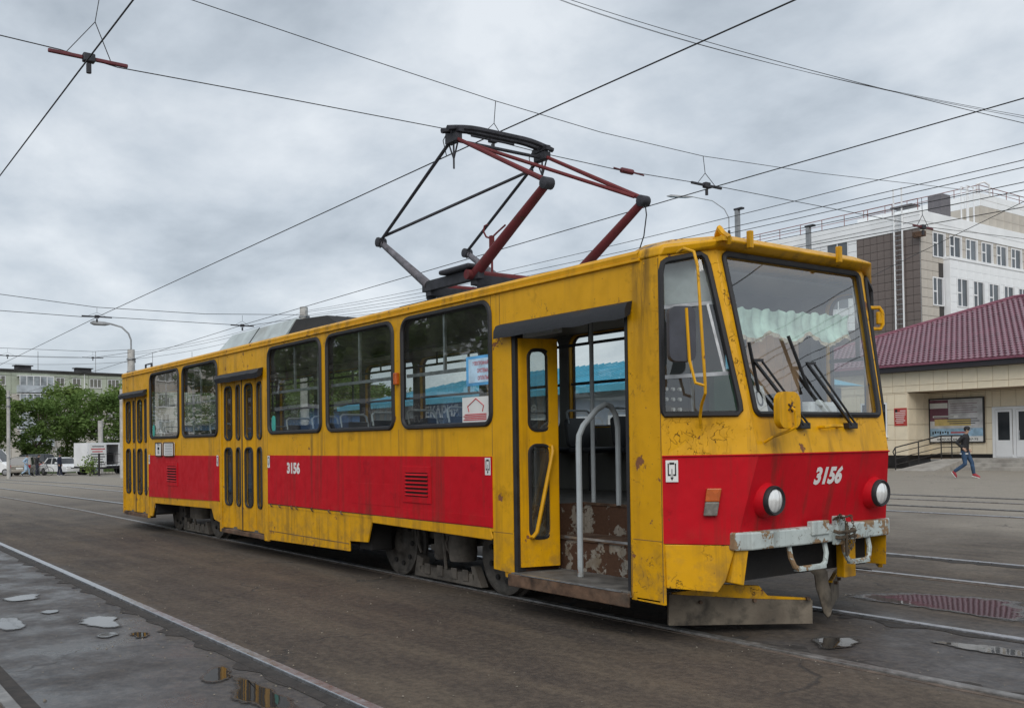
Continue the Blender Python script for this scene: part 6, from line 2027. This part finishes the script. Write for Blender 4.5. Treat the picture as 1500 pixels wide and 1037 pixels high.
def person(label, loc, rz, pose, top='jacket_black', legs='jeans_blue', shoe='shoe_red', hat=True, group=None, scale=1.0, long_coat=False):
    P = empty('person', loc, rz); tag(P, label, 'person', group); P.scale = (scale,) * 3
    J = {k: Vector(v) for k, v in pose.items()}
    # body: head, neck, trunk, arms with hands, legs - one continuous skin
    V = []; E = []; Rr = []
    def v(p, r, par=None):
        V.append(tuple(p)); Rr.append(r)
        if par is not None: E.append((par, len(V) - 1))
        return len(V) - 1
    pel = v(J['pelvis'], .07); sp = v(J['spine'], .07, pel); ch = v(J['chest'], .075, sp); nk = v(J['neck'], .05, ch)
    hb = v(J['head'] + Vector((.0, 0, -.07)), .065, nk); hc = v(J['head'], (.085, .075), hb); v(J['head'] + Vector((0, 0, .075)), .06, hc)
    for s in 'lr':
        sg = 1 if s == 'l' else -1
        sh = v(J['sh_' + s], .035, ch); el = v(J['el_' + s], .035, sh); wr = v(J['wr_' + s], .03, el)
        d = (J['wr_' + s] - J['el_' + s]).normalized(); palm = v(J['wr_' + s] + d * .07, .035, wr)
        lat = d.cross(Vector((0, 1, 0))).normalized() if abs(d.y) < .9 else Vector((1, 0, 0))
        q = J['wr_' + s] + d * .10
        for k in range(4):
            f1 = v(q + lat * (.022 * (k - 1.5)) + d * .03, .0095, palm); v(q + lat * (.022 * (k - 1.5)) + d * (.07 - .008 * abs(k - 1.5)) + Vector((0, -sg * .012, 0)), .008, f1)
        t1 = v(J['wr_' + s] + d * .06 + lat * .045, .011, palm); v(J['wr_' + s] + d * .10 + lat * .058, .009, t1)
        hp = v(J['hip_' + s], .06, pel); kn = v(J['kn_' + s], .045, hp); an = v(J['an_' + s], .038, kn); v(J['toe_' + s], .03, an)
    b = skin('body', V, E, Rr, 'skin', P)
    # nose and ears as small pieces of the face
    h = J['head']
    MB().obox(h + Vector((.092, 0, -.01)), (.03, .024, .04)).build('nose', 'skin', P, bevel=.008)
    for s in (-1, 1): MB().obox(h + Vector((.0, s * .078, -.005)), (.035, .016, .055)).build('ear', 'skin', P, bevel=.006)
    hair = [(h + Vector((-.015, 0, z))) for z in (0,)]
    MB().lathe([(.086, -.03), (.092, .02), (.088, .06), (.06, .098), (.02, .11)], h + Vector((-.016, 0, .0)), (-.12, 0, 1), 16).build('hair', 'hair_dark', P, smooth=True)
    if hat:
        c = MB().lathe([(.098, .025), (.1, .05), (.09, .09), (.05, .122), (.01, .128)], h + Vector((-.004, 0, .0)), (.05, 0, 1), 16).build('cap', 'jacket_black', P, smooth=True)
        MB().obox(h + Vector((.12, 0, .04)), (.10, .13, .012), Matrix.Rotation(R(12), 3, 'Y')).build('cap_peak', 'jacket_black', c, bevel=.005)
    # clothes follow the limbs: tubes fused into one garment
    def garment(name, mat, parts, vox=.022):
        m = MB()
        for pts, rr_ in parts:
            if isinstance(rr_[0], tuple):          # elliptical trunk sections (depth, width)
                secs = [[p + Vector((rx * math.cos(2 * math.pi * k / 14), ry * math.sin(2 * math.pi * k / 14), 0)) for k in range(14)] for p, (rx, ry) in zip(pts, rr_)]
                n = 14; vs = [q for sc in secs for q in sc]; fs = []
                for i in range(len(secs) - 1):
                    for k in range(n): fs.append((i * n + k, i * n + (k + 1) % n, (i + 1) * n + (k + 1) % n, (i + 1) * n + k))
                fs += [tuple(range(n - 1, -1, -1)), tuple((len(secs) - 1) * n + k for k in range(n))]
                m.add(vs, fs)
            else: m.tube(pts, rr_, 10)
        o = m.build(name, mat, P, smooth=True)
        rm = o.modifiers.new('fuse', 'REMESH'); rm.mode = 'VOXEL'; rm.voxel_size = vox; rm.use_smooth_shade = True
        sm = o.modifiers.new('soft', 'SMOOTH'); sm.factor = .5; sm.iterations = 4
        return o
    dn = Vector((-.01, 0, -.10 if not long_coat else -.45))
    k = 1.0 if not long_coat else 1.15
    parts = [([J['pelvis'] + dn, J['pelvis'], J['spine'], J['chest'], J['chest'] + Vector((0, 0, .10)), J['neck'] + Vector((0, 0, .0))], [(.125 * k, .185 * k), (.13, .18), (.13, .185), (.135, .205), (.11, .19), (.07, .075)])]
    for s in 'lr':
        parts.append(([J['sh_' + s] + Vector((0, 0, .0)), J['el_' + s], J['wr_' + s]], [.085, .068, .052]))
    garment('jacket', top, parts)
    parts = [([J['pelvis'] + Vector((0, 0, .06)), J['pelvis'] + Vector((0, 0, -.06))], [(.12, .165), (.12, .17)])]
    for s in 'lr':
        parts.append(([J['hip_' + s] + Vector((0, 0, .02)), J['hip_' + s].lerp(J['kn_' + s], .5), J['kn_' + s], J['kn_' + s].lerp(J['an_' + s], .5), J['an_' + s] + (J['kn_' + s] - J['an_' + s]).normalized() * .04], [.105, .09, .072, .066, .058]))
    garment('trousers', legs, parts)
    for s in 'lr':
        a, t = J['an_' + s], J['toe_' + s]
        d = (t - a); d2 = Vector((d.x, d.y, d.z)).normalized()
        heel = a - Vector((d2.x, 0, d2.z)) * .06 + Vector((0, 0, -.035)); toe = t + d2 * .05
        up = Vector((-d2.z, 0, d2.x)) if d2.x > 0 else Vector((0, 0, 1))
        sh = MB().tube([heel + up * .03, a.lerp(t, .2) + up * .02, t, toe], [.045, .055, .045, .02], 8).build('shoe', shoe, P, smooth=True)
        MB().bar(heel - up * .02, toe - up * .028, .085, .024, up).build('sole', 'sole', sh, bevel=.008)
    return P


WALK = dict(pelvis=(0, 0, .93), spine=(.01, 0, 1.12), chest=(.03, 0, 1.34), neck=(.05, 0, 1.50), head=(.09, 0, 1.635),
            sh_l=(.02, .17, 1.42), el_l=(-.10, .25, 1.16), wr_l=(.06, .22, .99), sh_r=(.02, -.17, 1.42), el_r=(-.20, -.25, 1.20), wr_r=(-.02, -.22, 1.02),
            hip_l=(.02, .09, .90), kn_l=(.20, .09, .52), an_l=(.26, .09, .10), toe_l=(.40, .09, .045), hip_r=(-.01, -.09, .90), kn_r=(.02, -.09, .47), an_r=(-.36, -.09, .20), toe_r=(-.28, -.09, .07))
STAND = dict(pelvis=(0, 0, .93), spine=(0, 0, 1.12), chest=(.01, 0, 1.34), neck=(.02, 0, 1.50), head=(.04, 0, 1.635),
             sh_l=(0, .17, 1.42), el_l=(-.03, .24, 1.14), wr_l=(.05, .22, .90), sh_r=(0, -.17, 1.42), el_r=(-.03, -.24, 1.14), wr_r=(.06, -.22, .90),
             hip_l=(0, .09, .90), kn_l=(.05, .09, .50), an_l=(.08, .09, .09), toe_l=(.22, .09, .04), hip_r=(0, -.09, .90), kn_r=(-.02, -.09, .50), an_r=(-.10, -.09, .09), toe_r=(.04, -.09, .04))
PUSH = dict(STAND, el_l=(.12, .24, 1.18), wr_l=(.38, .20, 1.06), el_r=(.12, -.24, 1.18), wr_r=(.38, -.20, 1.06), chest=(.06, 0, 1.34), neck=(.10, 0, 1.49), head=(.16, 0, 1.62))
_g = G(1414, 700)
w_ = person('young person in black jacket, blue jeans and dark cap striding past the station', (_g.x, _g.y, 0), R(18), WALK)
MB().obox((-.01, 0, .825), (.25, .33, .05)).build('shirt_hem', 'shirt_white', w_, bevel=.02)
person('person in long pale blue coat walking beside the silver hatchback', gpos(38, 77.5), face_cam(38, 90), WALK, 'coat_pale', 'coat_pale', 'navy', False, 'people by the parked cars', .98, True)
person('person in dark top pushing a bicycle past the parked cars', gpos(54, 78.0), face_cam(54, 90), PUSH, 'jacket_black', 'navy', 'navy', False, 'people by the parked cars')
person('person in dark navy clothes standing in front of the white saloon car', gpos(87, 76.5), face_cam(87, 60), STAND, 'navy', 'navy', 'navy', True, 'people by the parked cars', .98)


def bicycle():
    B = empty('bicycle', gpos(61, 77.2), face_cam(61, 90)); tag(B, 'dark bicycle pushed past the parked cars', 'bicycle')
    for x in (-.52, .52):
        w = MB().tube([(x + .33 * math.cos(a), 0, .345 + .33 * math.sin(a)) for a in [2 * math.pi * k / 24 for k in range(24)]], .02, 5, closed=True).build('wheel', 'tyre', B, smooth=True)
        for k in range(10):
            a = 2 * math.pi * k / 10; MB().bar((x, 0, .345), (x + .31 * math.cos(a), 0, .345 + .31 * math.sin(a)), .006, .006, (0, 1, 0)).build('spoke', 'rim', w)
    f = MB()
    for a, b in (((-.52, 0, .345), (-.1, 0, .32)), ((-.1, 0, .32), (-.25, 0, .85)), ((-.52, 0, .345), (-.22, 0, .78)), ((-.1, 0, .32), (.36, 0, .78)), ((-.22, 0, .78), (.36, 0, .82)), ((.52, 0, .345), (.33, 0, .95))): f.cyl(a, b, .018, n=6)
    f.build('frame', 'car_dark', B, smooth=True)
    MB().tube([(.28, -.28, 1.0), (.34, -.1, .98), (.34, .1, .98), (.28, .28, 1.0)], .015, 6).build('handlebar', 'rim', B, smooth=True)
    MB().obox((-.27, 0, .90), (.26, .13, .05)).build('saddle', 'black_plastic', B, bevel=.02)


bicycle()


# ------------------------------------------------------------------ poles and overhead wires
def pole(name, label, loc, h, r0, r1, mat='concrete_pole', arm=None, bands=True, group='poles carrying the overhead wires', k=1.0):
    P = empty(name, loc); tag(P, label, 'pole' if name != 'street_lamp' else 'street lamp', group)
    MB().tube([(0, 0, -.8), (0, 0, h)], [r0, r1], 14).build('shaft', mat, P, smooth=True)
    if bands:
        for z in (h - .5, h - 1.1):
            MB().lathe([(r1 + .02, 0), (r1 + .045, .01), (r1 + .045, .07), (r1 + .02, .08)], (0, 0, z), (0, 0, 1), 14).build('clamp_band', 'zinc_pole', P, smooth=True)
        for z in (h - .48, h - 1.08):
            MB().tube([(r1, 0, z), (r1 + .28, .05, z + .02), (r1 + .34, .05, z - .18)], .025, 5).build('insulator_arm', 'panto_dark', P, smooth=True)
    if arm:
        d = Vector(arm)
        MB().tube([(0, 0, h - .1), (0, 0, h + .45), d * .12 + Vector((0, 0, h + .75)), d * .45 + Vector((0, 0, h + 1.05)), d + Vector((0, 0, h + 1.2))], .04 * k, 6).build('lamp_arm', 'zinc_pole', P, smooth=True)
        n = d.normalized()
        MB().tube([d + Vector((0, 0, h + 1.2)), d + n * .25 + Vector((0, 0, h + 1.2)), d + n * .75 + Vector((0, 0, h + 1.24)), d + n * .9 + Vector((0, 0, h + 1.24))], [.04 * k, .10 * k, .12 * k, .03 * k], 8).build('lamp_head', 'zinc_pole', P, smooth=True)
    return P


def at(px, py, D):
    return Vector(CAM) + pray(px, py) * D


b = at(192, 512, 46); pole('street_lamp', 'thick concrete lamp post rising behind the tail of the tram', (b.x, b.y, gz(b.x)), b.z - gz(b.x), .20, .16, arm=tuple(Vector((-.45, -1.0, 0)).normalized() * .9))
b = at(445, 450, 46); pole('concrete_pole', 'concrete pole with wires standing behind the middle of the tram', (b.x, b.y, gz(b.x)), b.z - gz(b.x), .22, .19)
b = at(12, 572, 66); pole('concrete_pole', 'tall slim concrete pole beside the white minibus', (b.x, b.y, gz(b.x)), b.z - gz(b.x), .125, .105)
b = at(179, 570, 58); pole('concrete_pole', 'pale pole close beside the tail of the tram', (b.x, b.y, gz(b.x)), b.z - gz(b.x), .17, .15, bands=False)
b = at(147, 616, 84); pole('concrete_pole', 'short weathered pole behind the delivery truck', (b.x, b.y, gz(b.x)), b.z - gz(b.x), .22, .2, bands=False)
b = at(1068, 338, 34); pole('street_lamp', 'slim street lamp with curved arm rising behind the tram cab', (b.x, b.y, gz(b.x)), b.z - gz(b.x) - 0.0, .07, .045, 'panto_dark', arm=tuple(Vector((-.6, -.8, 0)).normalized() * 1.25), bands=False, k=.45)
for px, py, D, lab in ((1080, 308, 30, 'grey square tube post rising behind the lamp over the tram cab'), (1184, 333, 30, 'short grey square post rising behind the tram visor')):
    b = at(px, py, D); P = empty('steel_post', (b.x, b.y, 0)); tag(P, lab, 'pole', 'posts behind the tram cab')
    MB().box(-.06, .06, -.06, .06, -.3, b.z).build('shaft', 'zinc_pole', P); MB().box(-.09, .22, -.07, .07, b.z - .005, b.z + .05).build('cap_plate', 'panto_dark', P)


def sagged(a, b, sag, n=14):
    a, b = Vector(a), Vector(b)
    return [a.lerp(b, i / n) + Vector((0, 0, -sag * 4 * (i / n) * (1 - i / n))) for i in range(n + 1)]


def wire(label, pts, r=.008, group='overhead wires', mat='cable'):
    o = MB().tube(pts, r * .72, 5).build('overhead_wire', mat); tag(o, label, 'wire', group); return o


def ext(p, q, a, b):
    """line through p and q extended to parameters a..b"""
    return p + (q - p) * a, p + (q - p) * b


# contact wires over the tracks
wire('contact wire over the tram track touching the pantograph bow', [(-140, 0, 4.60 + gz(-140)), (-60, 0, 4.62 + gz(-60) * .9), (-13, -.05, 4.66), (3.6, .0, 4.745), (20, .05, 4.70), (45, .1, 4.7)], .010)
wire('contact wire over the next track hanging from the red insulator', [(-140, -4.1, 4.3 + gz(-140)), (-13, -4.1, 4.72), (3.0, -4.08, 4.71), (20, -4.0, 4.74), (45, -4, 4.74)], .010)
wire('contact wire over the track just beyond the tram', [(-140, 3.84, 4.4 + gz(-140)), (-13.5, 3.84, 4.75), (3.05, 3.84, 4.80), (20, 3.84, 4.78), (45, 3.84, 4.78)], .010)
# cross span at the tram: lower strap wire and upper carrier
low = [SX(x, y, 3.0) for x, y in ((-60, 38), (0, 52), (88, 73))] + [SX(172, 99, 3.0)] + [SX(x, y, 3.0) for x, y in ((400, 141), (668, 192), (800, 226), (905, 249), (1020, 268), (1050, 273), (1360, 333), (1500, 350), (1640, 362))]
wire('lower cross wire over the tracks carrying the red insulator', low, .007)
up_ = [SX(x, y, 3.0) for x, y in ((40, -90), (150, -45), (280, 0), (500, 74), (725, 148), (880, 194), (1030, 229), (1200, 254), (1360, 272), (1500, 289), (1640, 303))]
wire('upper cross wire over the tracks holding the thin hangers', up_, .006)


def hanger(c, top, w, label, red=True):
    """strap insulator across a contact wire with its V hanger"""
    c = Vector(c); H = empty('insulator', c); tag(H, label, 'insulator', 'insulators on the cross wires')
    m = 'insulator_red' if red else 'panto_dark'
    MB().bar((0, -w, .0), (0, -.05, 0), .028, .034).build('strap_arm', m, H, bevel=.008)
    MB().bar((0, .05, .0), (0, w, 0), .028, .034).build('strap_arm', m, H, bevel=.008)
    MB().box(-.035, .035, -.05, .05, -.035, .04).build('clamp_body', 'panto_dark', H, bevel=.01)
    MB().cyl((0, 0, -.05), (0, 0, -.13), .022, n=8).build('wire_clamp', 'panto_dark', H)
    t = Vector(top) - c
    k = t * .42
    for s in (-1, 1): MB().tube([(0, s * w * .55, .02), k, t] if s > 0 else [(0, s * w * .55, .02), k], .0045, 4).build('hanger_wire', 'cable', H)
    return H


hanger(SX(130, 86, 3.0), SX(152, -40, 3.0), .33, 'red strap insulator over the next track with a V shaped hanger')
hanger(SX(722, 205, 3.0), SX(726, 148, 3.0), .30, 'dark strap insulator right above the pantograph bow', False)
hanger(SX(1035, 272, 3.0), SX(1030, 229, 3.0), .30, 'dark strap insulator over the track just beyond the tram', False)
hanger(SX(1352, 333, 3.0), SX(1350, 290, 3.0), .30, 'small red strap insulator in front of the office corner')
_p = SX(918, 251, 3.0)
_s = MB().tube([_p + Vector((0, -.22, .01)), _p + Vector((0, -.10, 0)), _p + Vector((0, -.09, 0)), _p + Vector((0, .10, 0)), _p + Vector((0, .11, 0)), _p + Vector((0, .3, -.01))], [.01, .012, .035, .035, .012, .01], 8).build('wire_insulator', 'insulator_red', smooth=True)
tag(_s, 'small red bead insulator on the cross wire right of the pantograph', 'insulator', 'insulators on the cross wires')
# rear spans
sp = [SX(x, y, -13) for x, y in ((-80, 424), (0, 431), (140, 450), (300, 460), (430, 461), (445, 462))]
wire('upper cross wire behind the tram tail running to the concrete pole', sp, .010)
sp = [SX(x, y, -13) for x, y in ((-80, 452), (0, 455), (120, 464), (165, 465), (345, 476), (365, 477), (440, 466))]
wire('lower cross wire behind the tram tail carrying two small insulators', sp, .010)
hanger(SX(142, 464, -13), SX(142, 450, -13), .35, 'dark strap insulator on the cross wire above the lamp post', False)
hanger(SX(355, 477, -13), SX(355, 462, -13), .32, 'dark strap insulator on the cross wire beside the concrete pole', False)
sp = [SX(x, y, -34) for x, y in ((-60, 512), (10, 521), (137, 524), (192, 516))]
wire('thin cross wire over the flats roof ending at the lamp post', sp, .012)
hanger(SX(11, 521, -34), SX(11, 510, -34), .45, 'small strap insulator over the flats roof near the tall slim pole', False)
hanger(SX(136, 524, -34), SX(136, 515, -34), .45, 'small strap insulator over the flats roof near the lamp post', False)
sp = [SX(x, y, -34) for x, y in ((-60, 508), (10, 510), (137, 515), (192, 512))]
wire('second thin cross wire over the flats roof ending at the lamp post', sp, .012)
# feeders fanning out from the concrete pole, over the tram, towards the right
fd = [((445, 456), (1500, 184), 'topmost feeder wire from the concrete pole across to the right'), ((445, 458), (1500, 209), 'second feeder wire from the top running over the tram cab'),
      ((447, 462), (1500, 220), 'third feeder wire from the top running over the tram cab'), ((447, 464), (1500, 242), 'fourth feeder wire from the top running over the tram visor'),
      ((449, 468), (1500, 254), 'fifth feeder wire from the top running in front of the office'), ((449, 470), (1500, 279), 'lowest feeder wire running in front of the office')]
for i, (a, b, lab) in enumerate(fd):
    A = at(a[0], a[1], 46); B = SY(b[0], b[1], 9.0 + i * .15)
    E_ = A + (B - A) * 1.35
    mid_ = sagged(A, E_, .35)
    wire(lab, mid_, .010, 'feeder wires')
# wires from the lamp post to the concrete pole and beyond
for k, (ya, yb) in enumerate(((516, 458), (519, 463), (526, 470))):
    wire(('upper', 'middle', 'lower')[k] + ' wire slung between the lamp post and the concrete pole', sagged(at(196, ya, 46), at(441, yb, 46), .25), .010, 'feeder wires')
for k, (ya, yb) in enumerate(((522, 514), (530, 527))):
    wire(('upper', 'lower')[k] + ' wire leaving the lamp post to the left over the flats', sagged(at(190, ya, 46), at(-60, yb, 60), .2), .011, 'feeder wires')
# three slack wires high at the right
for k, (y0, y1, y2, rr_) in enumerate(((-12, 40, 182, .009), (-8, 47, 174, .006), (-7, 48, 171, .006))):
    A, Bm, Cc = SY(800, y0, 6.0), SY(962, y1, 7.0), SY(1505, y2, 11.5)
    pts = []
    for i in range(17):
        t = i / 16 * 1.25
        pts.append(A * ((t - .3) * (t - 1) / .3) + Bm * (t * (t - 1) / (.3 * -.7)) + Cc * (t * (t - .3) / .7))
    wire(('thick', 'thin upper', 'thin lower')[k] + ' slack wire crossing high over the office corner', pts, rr_, 'slack wires')
A, B = SY(1505, 293, 12.0), SY(1262, 412, 20.0)
wire('steep dark stay wire crossing in front of the office', [A + (A - B) * .5, A, B, B + (B - A) * .3], .010, 'feeder wires')
A, B = SY(1210, 361, 14.0), SY(1505, 372, 14.0)
